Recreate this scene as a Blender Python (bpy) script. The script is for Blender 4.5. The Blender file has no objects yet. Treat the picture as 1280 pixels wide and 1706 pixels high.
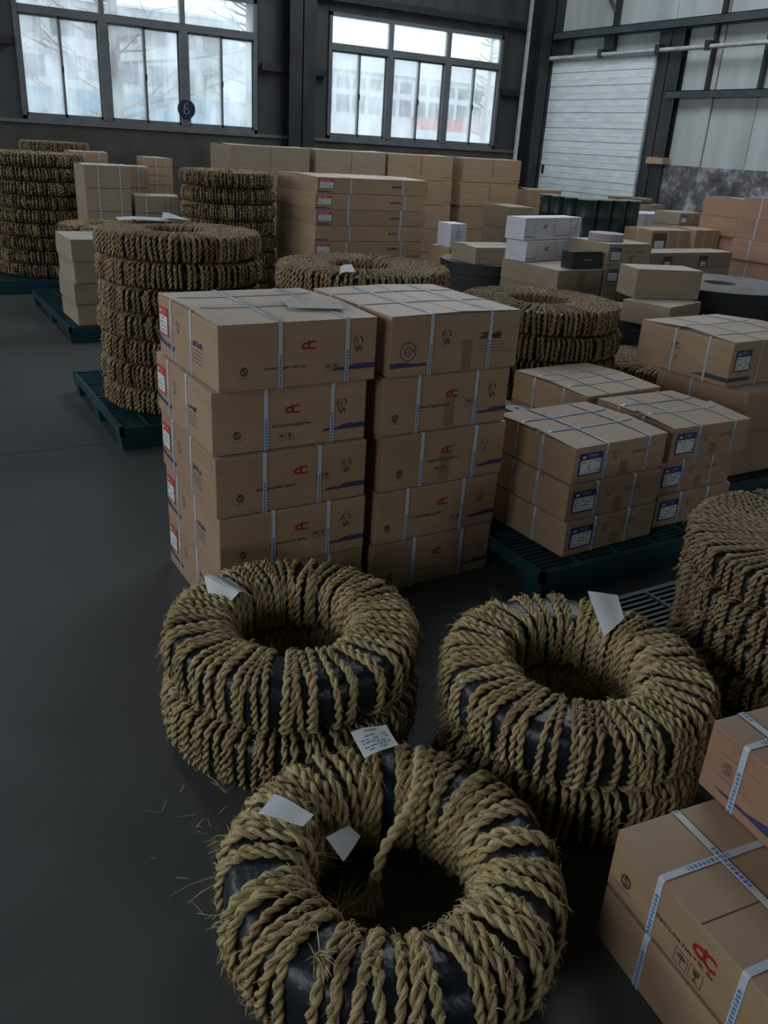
import bpy, bmesh, math, random
import numpy as np
from math import sin, cos, pi, radians, degrees, atan2, sqrt
from mathutils import Vector, Matrix

SC = bpy.context.scene
COL = SC.collection

# ------------------------------------------------------------------ camera, sky, lights, exposure
def cam_axes(yaw, pitch, roll):
    cy, sy, cp, sp = cos(yaw), sin(yaw), cos(pitch), sin(pitch)
    F = Vector((sy*cp, cy*cp, -sp)); R = Vector((cy, -sy, 0)); U = R.cross(F)
    return F, R*cos(roll)+U*sin(roll), -R*sin(roll)+U*cos(roll)
F, R, U = cam_axes(radians(31.24), radians(23.754), radians(3.603))
cam_data = bpy.data.cameras.new('camera'); cam = bpy.data.objects.new('camera', cam_data); COL.objects.link(cam)
cam.matrix_world = Matrix(((R.x, U.x, -F.x, 0), (R.y, U.y, -F.y, 0), (R.z, U.z, -F.z, 1.7), (0, 0, 0, 1)))
cam_data.sensor_fit = 'HORIZONTAL'; cam_data.sensor_width = 36; cam_data.lens = 1386.6*36/1280
cam_data.clip_end = 400
SC.camera = cam

world = bpy.data.worlds.new('overcast'); SC.world = world; world.use_nodes = True
wn = world.node_tree.nodes; wl = world.node_tree.links
bg = wn['Background']
wtc = wn.new('ShaderNodeTexCoord'); wsep = wn.new('ShaderNodeSeparateXYZ'); wramp = wn.new('ShaderNodeValToRGB')
wl.new(wtc.outputs['Generated'], wsep.inputs[0]); wl.new(wsep.outputs['Z'], wramp.inputs[0]); wl.new(wramp.outputs[0], bg.inputs[0])
wramp.color_ramp.elements[0].position = 0.0; wramp.color_ramp.elements[0].color = (0.92, 0.965, 1.0, 1)
wramp.color_ramp.elements[1].position = 1.0; wramp.color_ramp.elements[1].color = (0.84, 0.92, 1.0, 1)
bg.inputs[1].default_value = 5.2
SC.view_settings.view_transform = 'Standard'; SC.view_settings.look = 'None'
SC.view_settings.exposure = 0; SC.view_settings.gamma = 1; SC.view_settings.use_curve_mapping = False
SC.cycles.max_bounces = 7; SC.cycles.diffuse_bounces = 4; SC.cycles.transparent_max_bounces = 8
SC.cycles.glossy_bounces = 3; SC.cycles.caustics_reflective = False; SC.cycles.caustics_refractive = False
SC.cycles.use_denoising = True

XL, XR, YB, YF, HC = -5.5, 10.89, 13.5, -9.0, 6.6      # hall: left, right, back, behind the camera, ceiling
# openings of the hall (axis, plane, a0, a1, z0, z1); each gets a light portal so that the daylight is sampled well
W1 = (1.99, 5.42, 1.745, 3.56); W2 = (6.64, 10.05, 1.745, 3.56)
LEFT_WIN = [(-1.9, 0.7), (2.6, 6.0), (7.2, 10.6)]
FRONT_WIN = [(2.4, 5.4)]
RIGHT_DOOR = (-4.3, -2.7, 1.2, 3.0)
ADDED_SKYL = [(-0.4, 0.6, 8.0, 12.5), (5.6, 8.6, 5.0, 12.2)]  # unseen roof openings, added to light the carton tops and right wall
def portal(loc, rot, sx, sy):
    L = bpy.data.lights.new('daylight_portal', 'AREA'); L.shape = 'RECTANGLE'; L.size = sx; L.size_y = sy
    L.cycles.is_portal = True
    o = bpy.data.objects.new('daylight_portal', L); COL.objects.link(o); o.location = loc; o.rotation_euler = rot
for w in (W1, W2): portal(((w[0]+w[1])/2, YB+.16, (w[2]+w[3])/2), (-pi/2, 0, 0), w[1]-w[0], w[3]-w[2])
for a, b in LEFT_WIN: portal((XL-.16, (a+b)/2, 3.0), (0, -pi/2, 0), 2.5, b-a)
for a, b in FRONT_WIN: portal(((a+b)/2, YF-.16, 2.75), (pi/2, 0, 0), b-a, 1.6)
portal((XR+.16, (RIGHT_DOOR[0]+RIGHT_DOOR[1])/2, (RIGHT_DOOR[2]+RIGHT_DOOR[3])/2), (0, pi/2, 0), RIGHT_DOOR[3]-RIGHT_DOOR[2], RIGHT_DOOR[1]-RIGHT_DOOR[0])
for a, b, c, d in ADDED_SKYL: portal(((a+b)/2, (c+d)/2, HC+.16), (0, 0, 0), b-a, d-c)

# ------------------------------------------------------------------ materials
def new_mat(name):
    m = bpy.data.materials.new(name); m.use_nodes = True
    return m, m.node_tree.nodes, m.node_tree.links, m.node_tree.nodes['Principled BSDF']
def plain(name, col, rough=.6, metal=0., spec=.5):
    m, n, l, b = new_mat(name)
    b.inputs['Base Color'].default_value = (*col, 1); b.inputs['Roughness'].default_value = rough
    b.inputs['Metallic'].default_value = metal; b.inputs['Specular IOR Level'].default_value = spec
    return m
def noisy(name, c1, c2, scale=4., rough=.7, bump=0., bscale=60., stretch=(1, 1, 1), detail=6., objvar=0., spec=.4, contrast=(.3, .7), metal=0.):
    m, n, l, b = new_mat(name)
    tc = n.new('ShaderNodeTexCoord'); mp = n.new('ShaderNodeMapping'); mp.inputs['Scale'].default_value = stretch
    l.new(tc.outputs['Object'], mp.inputs[0])
    t = n.new('ShaderNodeTexNoise'); t.inputs['Scale'].default_value = scale; t.inputs['Detail'].default_value = detail
    l.new(mp.outputs[0], t.inputs[0])
    r = n.new('ShaderNodeValToRGB'); r.color_ramp.elements[0].position = contrast[0]; r.color_ramp.elements[1].position = contrast[1]
    r.color_ramp.elements[0].color = (*c1, 1); r.color_ramp.elements[1].color = (*c2, 1)
    l.new(t.outputs[0], r.inputs[0])
    out = r.outputs[0]
    if objvar:
        oi = n.new('ShaderNodeObjectInfo'); mr = n.new('ShaderNodeMapRange')
        mr.inputs[3].default_value = 1-objvar; mr.inputs[4].default_value = 1+objvar
        l.new(oi.outputs['Random'], mr.inputs[0])
        vm = n.new('ShaderNodeVectorMath'); vm.operation = 'SCALE'; l.new(out, vm.inputs[0]); l.new(mr.outputs[0], vm.inputs['Scale'])
        out = vm.outputs[0]
    l.new(out, b.inputs['Base Color']); b.inputs['Roughness'].default_value = rough
    b.inputs['Specular IOR Level'].default_value = spec; b.inputs['Metallic'].default_value = metal
    if bump:
        t2 = n.new('ShaderNodeTexNoise'); t2.inputs['Scale'].default_value = bscale; l.new(mp.outputs[0], t2.inputs[0])
        bp = n.new('ShaderNodeBump'); bp.inputs['Strength'].default_value = bump; bp.inputs['Distance'].default_value = .004
        l.new(t2.outputs[0], bp.inputs['Height']); l.new(bp.outputs[0], b.inputs['Normal'])
    return m
M = {}
M['card'] = noisy('cardboard', (.36, .235, .14), (.42, .285, .175), 5, .46, .12, 25, (1, 1, 5), objvar=.08, spec=.5)
M['card_red'] = noisy('cardboard_reddish', (.33, .19, .125), (.39, .235, .155), 5, .46, .12, 25, (1, 1, 5), objvar=.08, spec=.5)
M['card_grey'] = noisy('cardboard_greyish', (.30, .235, .165), (.36, .285, .20), 5, .48, .12, 25, (1, 1, 5), objvar=.08, spec=.5)
for _k in ('card', 'card_red', 'card_grey'):
    _b = M[_k].node_tree.nodes['Principled BSDF']; _b.inputs['Sheen Weight'].default_value = .35; _b.inputs['Sheen Roughness'].default_value = .35
M['card_white'] = noisy('cardboard_white', (.60, .62, .68), (.70, .72, .77), 5, .6, .08, 25, (1, 1, 5), objvar=.05)
M['card_pale'] = plain('pale_grey_card', (.54, .52, .48), .6)
M['card_cut'] = plain('cardboard_cut_edge', (.17, .11, .065), .85)
M['card_in'] = plain('carton_inside', (.10, .075, .055), .9)  # dark tone painted for the shaded carton inside, also fills floor joints
M['tape'] = plain('brown_packing_tape', (.27, .172, .10), .4)
M['red_ink'] = plain('red_ink', (.42, .035, .02), .6)
M['dark_ink'] = plain('brown_black_ink', (.075, .045, .035), .6)
M['faint_ink'] = plain('faint_brown_ink', (.235, .15, .095), .7)
M['faint_red'] = plain('faded_red_ink', (.30, .13, .08), .7)
M['blue_ink'] = plain('blue_violet_ink', (.045, .045, .12), .5)
M['paper'] = noisy('white_paper', (.62, .68, .70), (.72, .76, .78), 8, .55)
M['paper_red'] = plain('red_sticker_print', (.50, .05, .045), .45)
M['paper_blue'] = plain('navy_sticker_print', (.02, .028, .15), .4)
M['paper_ink'] = plain('grey_blue_print', (.13, .16, .24), .6)
M['green_ink'] = plain('green_print', (.08, .25, .19), .6)
M['steel_dark'] = noisy('dark_painted_steel', (.012, .015, .018), (.03, .034, .038), 3, .45, spec=.5)
M['frame_metal'] = noisy('grey_window_metal', (.10, .11, .12), (.14, .15, .16), 5, .4, spec=.5)
M['girt'] = noisy('blue_grey_girt_paint', (.03, .045, .05), (.055, .07, .075), 4, .5)
M['track'] = noisy('pale_track_pipe', (.25, .28, .29), (.42, .45, .46), 9, .4)
M['floor'] = None
M['plaster'] = noisy('dark_plaster', (.045, .043, .038), (.085, .08, .072), 2.2, .85, .3, 30)  # dark mottled plaster tone
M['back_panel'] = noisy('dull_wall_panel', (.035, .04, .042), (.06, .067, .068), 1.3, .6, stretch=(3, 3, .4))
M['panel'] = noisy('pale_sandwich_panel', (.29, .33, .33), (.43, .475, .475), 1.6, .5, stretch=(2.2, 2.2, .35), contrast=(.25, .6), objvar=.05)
M['panel_strip'] = noisy('joint_strip', (.36, .37, .37), (.45, .46, .46), 2, .5, stretch=(2, 2, .4))
M['slat'] = noisy('white_door_slat', (.52, .60, .63), (.70, .775, .80), 2.4, .5, .1, 12, stretch=(1, 1.3, 6), contrast=(.2, .6), objvar=.03)
M['pallet'] = noisy('blue_green_plastic', (.008, .040, .052), (.014, .062, .078), 5, .42, spec=.45)
M['drum'] = noisy('dark_green_drum', (.010, .028, .028), (.022, .045, .044), 5, .38)
M['drum_lid'] = plain('pale_drum_rim', (.28, .33, .33), .4)
M['wheel'] = noisy('black_wheel', (.018, .018, .019), (.032, .031, .031), 20, .65, .2, 150)
M['wheel_top'] = noisy('grey_wheel_face', (.13, .125, .12), (.19, .185, .18), 6, .75, .1, 150)
M['disc_pale'] = noisy('pale_abrasive_disc', (.34, .31, .33), (.42, .39, .41), 9, .7)
M['sign_blue'] = plain('navy_sign_enamel', (.008, .018, .055), .35)
M['sign_white'] = plain('white_sign_print', (.55, .6, .65), .5)
M['tree'] = noisy('bare_bark', (.10, .085, .075), (.16, .14, .125), 3, .9)
M['bld'] = noisy('pale_blue_factory_wall', (.62, .66, .70), (.72, .76, .80), .4, .8)
M['bld_glass'] = plain('factory_windows', (.10, .12, .15), .3)
M['bld_roof'] = plain('factory_roof', (.42, .46, .50), .7)
M['apt'] = noisy('pale_apartment_wall', (.40, .44, .46), (.50, .53, .54), .4, .85)
M['red_pipe'] = plain('red_banner', (.55, .14, .14), .6)
M['fence_blue'] = plain('blue_site_fence', (.12, .30, .45), .6)
M['yard'] = noisy('yard_concrete', (.26, .27, .27), (.36, .37, .37), .6, .9)
M['roof'] = noisy('dark_roof_sheet', (.03, .033, .036), (.05, .053, .056), 2, .7)

def mat_floor():
    m, n, l, b = new_mat('epoxy_concrete_floor')
    tc = n.new('ShaderNodeTexCoord')
    t = n.new('ShaderNodeTexNoise'); t.inputs['Scale'].default_value = .7; t.inputs['Detail'].default_value = 7; t.inputs['Roughness'].default_value = .6
    l.new(tc.outputs['Object'], t.inputs[0])
    r = n.new('ShaderNodeValToRGB'); r.color_ramp.elements[0].position = .3; r.color_ramp.elements[1].position = .75
    r.color_ramp.elements[0].color = (.055, .062, .061, 1); r.color_ramp.elements[1].color = (.082, .091, .090, 1)
    l.new(t.outputs[0], r.inputs[0])
    v = n.new('ShaderNodeTexNoise'); v.inputs['Scale'].default_value = 9; v.inputs['Detail'].default_value = 3
    l.new(tc.outputs['Object'], v.inputs[0])
    vr = n.new('ShaderNodeValToRGB'); vr.color_ramp.elements[0].position = .21; vr.color_ramp.elements[1].position = .25
    vr.color_ramp.elements[0].color = (.25, .25, .25, 1)
    l.new(v.outputs[0], vr.inputs[0])
    mx = n.new('ShaderNodeMixRGB'); mx.blend_type = 'MULTIPLY'; mx.inputs[0].default_value = 1
    l.new(r.outputs[0], mx.inputs[1]); l.new(vr.outputs[0], mx.inputs[2]); l.new(mx.outputs[0], b.inputs['Base Color'])
    t3 = n.new('ShaderNodeTexNoise'); t3.inputs['Scale'].default_value = 2.5; t3.inputs['Detail'].default_value = 5
    l.new(tc.outputs['Object'], t3.inputs[0])
    mr = n.new('ShaderNodeMapRange'); mr.inputs[3].default_value = .36; mr.inputs[4].default_value = .6
    l.new(t3.outputs[0], mr.inputs[0]); l.new(mr.outputs[0], b.inputs['Roughness'])
    b.inputs['Specular IOR Level'].default_value = .35
    return m
M['floor'] = mat_floor()

def mat_dado():
    m, n, l, b = new_mat('mottled_peeling_concrete')
    tc = n.new('ShaderNodeTexCoord')
    t = n.new('ShaderNodeTexNoise'); t.inputs['Scale'].default_value = 3.2; t.inputs['Detail'].default_value = 9; t.inputs['Roughness'].default_value = .72
    l.new(tc.outputs['Object'], t.inputs[0])
    r = n.new('ShaderNodeValToRGB'); e = r.color_ramp.elements
    e[0].position = .36; e[0].color = (.045, .045, .05, 1); e[1].position = .66; e[1].color = (.44, .45, .47, 1)
    x = e.new(.50); x.color = (.11, .11, .12, 1)
    l.new(t.outputs[0], r.inputs[0]); l.new(r.outputs[0], b.inputs['Base Color']); b.inputs['Roughness'].default_value = .85
    bp = n.new('ShaderNodeBump'); bp.inputs['Strength'].default_value = .4; bp.inputs['Distance'].default_value = .02
    l.new(t.outputs[0], bp.inputs['Height']); l.new(bp.outputs[0], b.inputs['Normal'])
    return m
M['dado'] = mat_dado()

def mat_glass():   # dirty, partly misted window glass: clear and scattering parts
    m, n, l, b = new_mat('misted_window_glass'); n.remove(b)
    out = n['Material Output']
    tr = n.new('ShaderNodeBsdfTransparent'); tr.inputs[0].default_value = (.53, .55, .555, 1)
    tl = n.new('ShaderNodeBsdfTranslucent'); tl.inputs[0].default_value = (.74, .80, .83, 1)
    gl = n.new('ShaderNodeBsdfGlossy'); gl.inputs['Roughness'].default_value = .15
    tc = n.new('ShaderNodeTexCoord')
    mp = n.new('ShaderNodeMapping'); mp.inputs['Scale'].default_value = (1.6, 1, .8); l.new(tc.outputs['Object'], mp.inputs[0])
    t = n.new('ShaderNodeTexNoise'); t.inputs['Scale'].default_value = 1.3; t.inputs['Detail'].default_value = 5
    l.new(mp.outputs[0], t.inputs[0])
    mp2 = n.new('ShaderNodeMapping'); mp2.inputs['Scale'].default_value = (7, 1, .8); l.new(tc.outputs['Object'], mp2.inputs[0])
    t2 = n.new('ShaderNodeTexNoise'); t2.inputs['Scale'].default_value = 2.5; l.new(mp2.outputs[0], t2.inputs[0])
    ad = n.new('ShaderNodeMath'); ad.operation = 'MULTIPLY_ADD'; l.new(t2.outputs[0], ad.inputs[0]); ad.inputs[1].default_value = .18; l.new(t.outputs[0], ad.inputs[2])
    mr = n.new('ShaderNodeMapRange'); mr.inputs[1].default_value = .42; mr.inputs[2].default_value = .80; mr.inputs[3].default_value = .12; mr.inputs[4].default_value = .48
    l.new(ad.outputs[0], mr.inputs[0])
    mx = n.new('ShaderNodeMixShader'); l.new(mr.outputs[0], mx.inputs[0]); l.new(tr.outputs[0], mx.inputs[1]); l.new(tl.outputs[0], mx.inputs[2])
    m2 = n.new('ShaderNodeMixShader'); m2.inputs[0].default_value = .05; l.new(mx.outputs[0], m2.inputs[1]); l.new(gl.outputs[0], m2.inputs[2])
    l.new(m2.outputs[0], out.inputs[0])
    return m
M['glass'] = mat_glass()

def mat_rope(name='twisted_straw_rope', k=(1., 1., 1.)):
    m, n, l, b = new_mat(name)
    at = n.new('ShaderNodeAttribute'); at.attribute_name = 'turn'
    oi = n.new('ShaderNodeObjectInfo')
    a0 = n.new('ShaderNodeMath'); a0.operation = 'MULTIPLY_ADD'; l.new(oi.outputs['Random'], a0.inputs[0]); a0.inputs[1].default_value = .22; l.new(at.outputs['Fac'], a0.inputs[2])
    r = n.new('ShaderNodeValToRGB'); e = r.color_ramp.elements
    e[0].position = 0; e[0].color = (.30, .18, .10, 1); e[1].position = 1.2/1.25; e[1].color = (.26, .25, .12, 1)
    for p, c in ((.15, (.41, .29, .15)), (.4, (.54, .42, .21)), (.65, (.61, .49, .26)), (.85, (.42, .37, .18))):
        x = e.new(p); x.color = (*c, 1)
    l.new(a0.outputs[0], r.inputs[0])
    uv = n.new('ShaderNodeUVMap')
    mp = n.new('ShaderNodeMapping'); mp.inputs['Scale'].default_value = (7, 22, 1); l.new(uv.outputs[0], mp.inputs[0])
    t = n.new('ShaderNodeTexNoise'); t.inputs['Scale'].default_value = 1.6; t.inputs['Detail'].default_value = 3; l.new(mp.outputs[0], t.inputs[0])
    r2 = n.new('ShaderNodeMapRange'); r2.inputs[1].default_value = .3; r2.inputs[2].default_value = .7; r2.inputs[3].default_value = .48; r2.inputs[4].default_value = 1.42; l.new(t.outputs[0], r2.inputs[0])
    vm = n.new('ShaderNodeVectorMath'); vm.operation = 'SCALE'; l.new(r.outputs[0], vm.inputs[0]); l.new(r2.outputs[0], vm.inputs['Scale'])
    tn = n.new('ShaderNodeVectorMath'); tn.operation = 'MULTIPLY'; l.new(vm.outputs[0], tn.inputs[0]); tn.inputs[1].default_value = k
    l.new(tn.outputs[0], b.inputs['Base Color']); b.inputs['Roughness'].default_value = .62; b.inputs['Specular IOR Level'].default_value = .35
    bp = n.new('ShaderNodeBump'); bp.inputs['Strength'].default_value = 1.0; bp.inputs['Distance'].default_value = .004
    l.new(t.outputs[0], bp.inputs['Height']); l.new(bp.outputs[0], b.inputs['Normal'])
    return m
M['rope'] = mat_rope()
M['rope_darker'] = mat_rope('darker_grey_straw_rope', (.74, .69, .74))  # same straw rope scaled to a darker, greyer tone
M['straw_darker'] = noisy('darker_loose_straw', (.24, .20, .13), (.40, .35, .23), 12, .65)  # darker tone of the loose straw
M['straw'] = noisy('loose_dry_straw', (.40, .33, .18), (.56, .47, .28), 12, .6)

def mat_wrap():
    m, n, l, b = new_mat('dark_film_wrapping')
    tc = n.new('ShaderNodeTexCoord')
    t = n.new('ShaderNodeTexNoise'); t.inputs['Scale'].default_value = 9; t.inputs['Detail'].default_value = 4; l.new(tc.outputs['Object'], t.inputs[0])
    r = n.new('ShaderNodeValToRGB'); e = r.color_ramp.elements
    e[0].position = .3; e[0].color = (.006, .010, .014, 1); e[1].position = .85; e[1].color = (.045, .065, .070, 1)
    x = e.new(.60); x.color = (.010, .020, .026, 1)
    l.new(t.outputs[0], r.inputs[0]); l.new(r.outputs[0], b.inputs['Base Color']); b.inputs['Roughness'].default_value = .38
    t2 = n.new('ShaderNodeTexNoise'); t2.inputs['Scale'].default_value = 28; l.new(tc.outputs['Object'], t2.inputs[0])
    bp = n.new('ShaderNodeBump'); bp.inputs['Strength'].default_value = .5; bp.inputs['Distance'].default_value = .01
    l.new(t2.outputs[0], bp.inputs['Height']); l.new(bp.outputs[0], b.inputs['Normal'])
    return m
M['wrap'] = mat_wrap()

def mat_strap():   # pale plastic strap with a broken line of blue print, laid out along its length
    m, n, l, b = new_mat('printed_strap')
    uv = n.new('ShaderNodeUVMap'); sp = n.new('ShaderNodeSeparateXYZ'); l.new(uv.outputs[0], sp.inputs[0])
    def math(op, a, bb=None, c=None):
        x = n.new('ShaderNodeMath'); x.operation = op
        for i, q in enumerate((a, bb, c)):
            if q is None: continue
            if isinstance(q, (int, float)): x.inputs[i].default_value = q
            else: l.new(q, x.inputs[i])
        return x.outputs[0]
    u, v = sp.outputs[0], sp.outputs[1]
    cell = math('LESS_THAN', math('FRACT', math('MULTIPLY', v, 85)), .72)
    grp = math('LESS_THAN', math('FRACT', math('MULTIPLY', v, 4.4)), .52)
    mid = math('LESS_THAN', math('ABSOLUTE', math('SUBTRACT', u, .5)), .30)
    nz = n.new('ShaderNodeTexNoise'); nz.inputs['Scale'].default_value = 1
    mp = n.new('ShaderNodeMapping'); mp.inputs['Scale'].default_value = (4, 330, 1); l.new(uv.outputs[0], mp.inputs[0]); l.new(mp.outputs[0], nz.inputs[0])
    gl = math('GREATER_THAN', nz.outputs[0], .42)
    mask = math('MULTIPLY', math('MULTIPLY', cell, grp), math('MULTIPLY', mid, gl))
    mx = n.new('ShaderNodeMixRGB'); l.new(mask, mx.inputs[0]); mx.inputs[1].default_value = (.52, .60, .68, 1); mx.inputs[2].default_value = (.03, .14, .36, 1)
    l.new(mx.outputs[0], b.inputs['Base Color']); b.inputs['Roughness'].default_value = .35
    return m
M['strap'] = mat_strap()
M['strap_plain'] = plain('pale_plain_strap', (.42, .47, .50), .4)

# ------------------------------------------------------------------ mesh helpers
class MB:
    def __init__(s): s.v = []; s.f = []; s.uv = []; s.mi = []
    def add(s, vs, fs, mi=0, uvs=None):
        o = len(s.v); s.v += [tuple(v) for v in vs]
        for k, f in enumerate(fs):
            s.f.append([i+o for i in f]); s.mi.append(mi); s.uv.append(uvs[k] if uvs else None)
        return s
    def box(s, x0, x1, y0, y1, z0, z1, mi=0, mat=None):
        vs = [(x0, y0, z0), (x1, y0, z0), (x1, y1, z0), (x0, y1, z0), (x0, y0, z1), (x1, y0, z1), (x1, y1, z1), (x0, y1, z1)]
        if mat is not None: vs = [mat @ Vector(v) for v in vs]
        return s.add(vs, [(0, 3, 2, 1), (4, 5, 6, 7), (0, 1, 5, 4), (1, 2, 6, 5), (2, 3, 7, 6), (3, 0, 4, 7)], mi)
    def frustum(s, x0, x1, y0, y1, z0, z1, t, mi=0):
        vs = [(x0+t, y0+t, z0), (x1-t, y0+t, z0), (x1-t, y1-t, z0), (x0+t, y1-t, z0), (x0, y0, z1), (x1, y0, z1), (x1, y1, z1), (x0, y1, z1)]
        return s.add(vs, [(0, 3, 2, 1), (4, 5, 6, 7), (0, 1, 5, 4), (1, 2, 6, 5), (2, 3, 7, 6), (3, 0, 4, 7)], mi)
    def lathe(s, prof, n=32, cx=0, cy=0, closed=False, mi=0):
        vs = []
        for r_, z in prof:
            for i in range(n): a = 2*pi*i/n; vs.append((cx+r_*cos(a), cy+r_*sin(a), z))
        fs = []; m = len(prof)
        for j in range(m if closed else m-1):
            for i in range(n):
                a = j*n+i; b = j*n+(i+1) % n; c = ((j+1) % m)*n+(i+1) % n; d = ((j+1) % m)*n+i
                fs.append((a, b, c, d))
        return s.add(vs, fs, mi)
    def tube(s, pts, rad, n=8, caps=True, mi=0):
        pts = [Vector(p) for p in pts]; vs = []
        rads = rad if isinstance(rad, (list, tuple)) else [rad]*len(pts)
        for i, p in enumerate(pts):
            t = (pts[min(i+1, len(pts)-1)]-pts[max(i-1, 0)]).normalized()
            a = t.cross(Vector((0, 0, 1)));
            if a.length < .05: a = t.cross(Vector((1, 0, 0)))
            a.normalize(); b = t.cross(a)
            for k in range(n): q = 2*pi*k/n; vs.append(p+(a*cos(q)+b*sin(q))*rads[i])
        fs = []
        for i in range(len(pts)-1):
            for k in range(n): fs.append((i*n+k, i*n+(k+1) % n, (i+1)*n+(k+1) % n, (i+1)*n+k))
        if caps: fs += [tuple(range(n)), tuple(reversed(range((len(pts)-1)*n, len(pts)*n)))]
        return s.add(vs, fs, mi)
    def mesh(s, name, mats, smooth=False):
        me = bpy.data.meshes.new(name); me.from_pydata(s.v, [], s.f)
        for m in (mats if isinstance(mats, (list, tuple)) else [mats]): me.materials.append(m)
        me.polygons.foreach_set('material_index', s.mi)
        if any(u is not None for u in s.uv):
            ul = me.uv_layers.new(name='UVMap'); k = 0
            for f, u in zip(s.f, s.uv):
                for j in range(len(f)):
                    ul.data[k].uv = u[j] if u else (0, 0); k += 1
        if smooth: me.polygons.foreach_set('use_smooth', [True]*len(s.f))
        me.update(); return me
def link(name, me, parent=None, loc=(0, 0, 0), rot=(0, 0, 0)):
    o = bpy.data.objects.new(name, me); COL.objects.link(o); o.location = loc; o.rotation_euler = rot
    if parent is not None: o.parent = parent
    return o
def part(name, mb, mats, parent, loc=(0, 0, 0), rot=(0, 0, 0), smooth=False, label=None):
    o = link(name, mb.mesh(name, mats, smooth), parent, loc, rot)
    if label: o['label'] = label
    return o
def thing(name, label, cat, loc, rotz=0, group=None):
    o = bpy.data.objects.new(name, None); COL.objects.link(o); o.location = loc; o.rotation_euler = (0, 0, rotz)
    o.empty_display_size = .1
    o['label'] = label; o['category'] = cat
    if group: o['group'] = group
    return o
def struct(name, loc=(0, 0, 0)):
    o = bpy.data.objects.new(name, None); COL.objects.link(o); o.location = loc; o['kind'] = 'structure'; return o
def sobj(name, mb, mats, smooth=False):
    o = link(name, mb.mesh(name, mats, smooth)); o['kind'] = 'structure'; return o

# ------------------------------------------------------------------ setting
fl = struct('floor')
g = .003
cuts_y = [YF, -3.2, 4.80, YB+.0]
cuts_x = [XL, -2.9, 5.1, XR]
for i in range(len(cuts_y)-1):
    for j in range(len(cuts_x)-1):
        b = MB(); b.box(cuts_x[j]+g, cuts_x[j+1]-g, cuts_y[i]+g, cuts_y[i+1]-g, -.12, 0); part('slab', b, M['floor'], fl)
b = MB(); b.box(XL, XR, YF, YB, -.2, -.012); part('joint_filler', b, M['card_in'], fl)

# back wall: rendered masonry below, panels above, two windows
wb = struct('wall_back')
b = MB(); b.box(XL-.1, XR+.25, YB, YB+.24, -.1, 1.70); part('masonry', b, M['plaster'], wb)
b = MB(); b.box(XL-.1, XR+.25, YB-.03, YB+.26, 1.70, 1.745); part('sill_course', b, M['frame_metal'], wb)
def panels(x0, x1, z0, z1, w=.95):
    n = max(1, round((x1-x0)/w)); s = (x1-x0)/n
    for i in range(n):
        m = MB(); m.box(x0+i*s+.004, x0+(i+1)*s-.004, YB+.05, YB+.13, z0, z1); part('panel', m, M['back_panel'], wb)
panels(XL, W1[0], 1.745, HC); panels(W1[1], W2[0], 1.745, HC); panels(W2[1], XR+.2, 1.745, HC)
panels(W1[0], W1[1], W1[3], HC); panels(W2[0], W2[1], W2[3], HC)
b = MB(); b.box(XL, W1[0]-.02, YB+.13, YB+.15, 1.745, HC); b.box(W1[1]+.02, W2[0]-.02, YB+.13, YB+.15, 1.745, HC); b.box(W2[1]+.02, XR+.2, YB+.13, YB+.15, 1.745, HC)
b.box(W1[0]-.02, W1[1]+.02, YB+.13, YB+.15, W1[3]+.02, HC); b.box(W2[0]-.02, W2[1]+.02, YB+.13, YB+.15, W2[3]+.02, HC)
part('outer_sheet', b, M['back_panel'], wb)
for z in (2.64, 3.70, 5.0):
    for (a, c) in ((XL, W1[0]-.06), (W1[1]+.06, W2[0]-.06), (W2[1]+.06, XR)) if z < 3.6 else ((XL, XR),):
        b = MB(); b.box(a, c, YB-.06, YB+.05, z, z+.10); part('girt', b, M['steel_dark'], wb)
for x in (5.83, XL+.3, -1.8):
    b = MB(); b.box(x, x+.44, YB-.30, YB-.285, 0, HC); b.box(x, x+.44, YB-.02, YB-.005, 0, HC); b.box(x+.21, x+.23, YB-.30, YB-.01, 0, HC)
    part('steel_column', b, M['steel_dark'], wb)
b = MB(); b.box(10.47, 10.89, YB-.55, YB-.535, 0, HC); b.box(10.47, 10.89, YB-.20, YB-.185, 0, HC); b.box(10.67, 10.69, YB-.55, YB-.2, 0, HC)
part('steel_column', b, M['steel_dark'], wb)
b = MB(); b.tube([(10.53, YB-.10, 0), (10.53, YB-.10, HC)], .07, 12); part('lit_flange', b, M['track'], wb, smooth=True)  # pale tube standing in for the lit flange of the corner column

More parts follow.
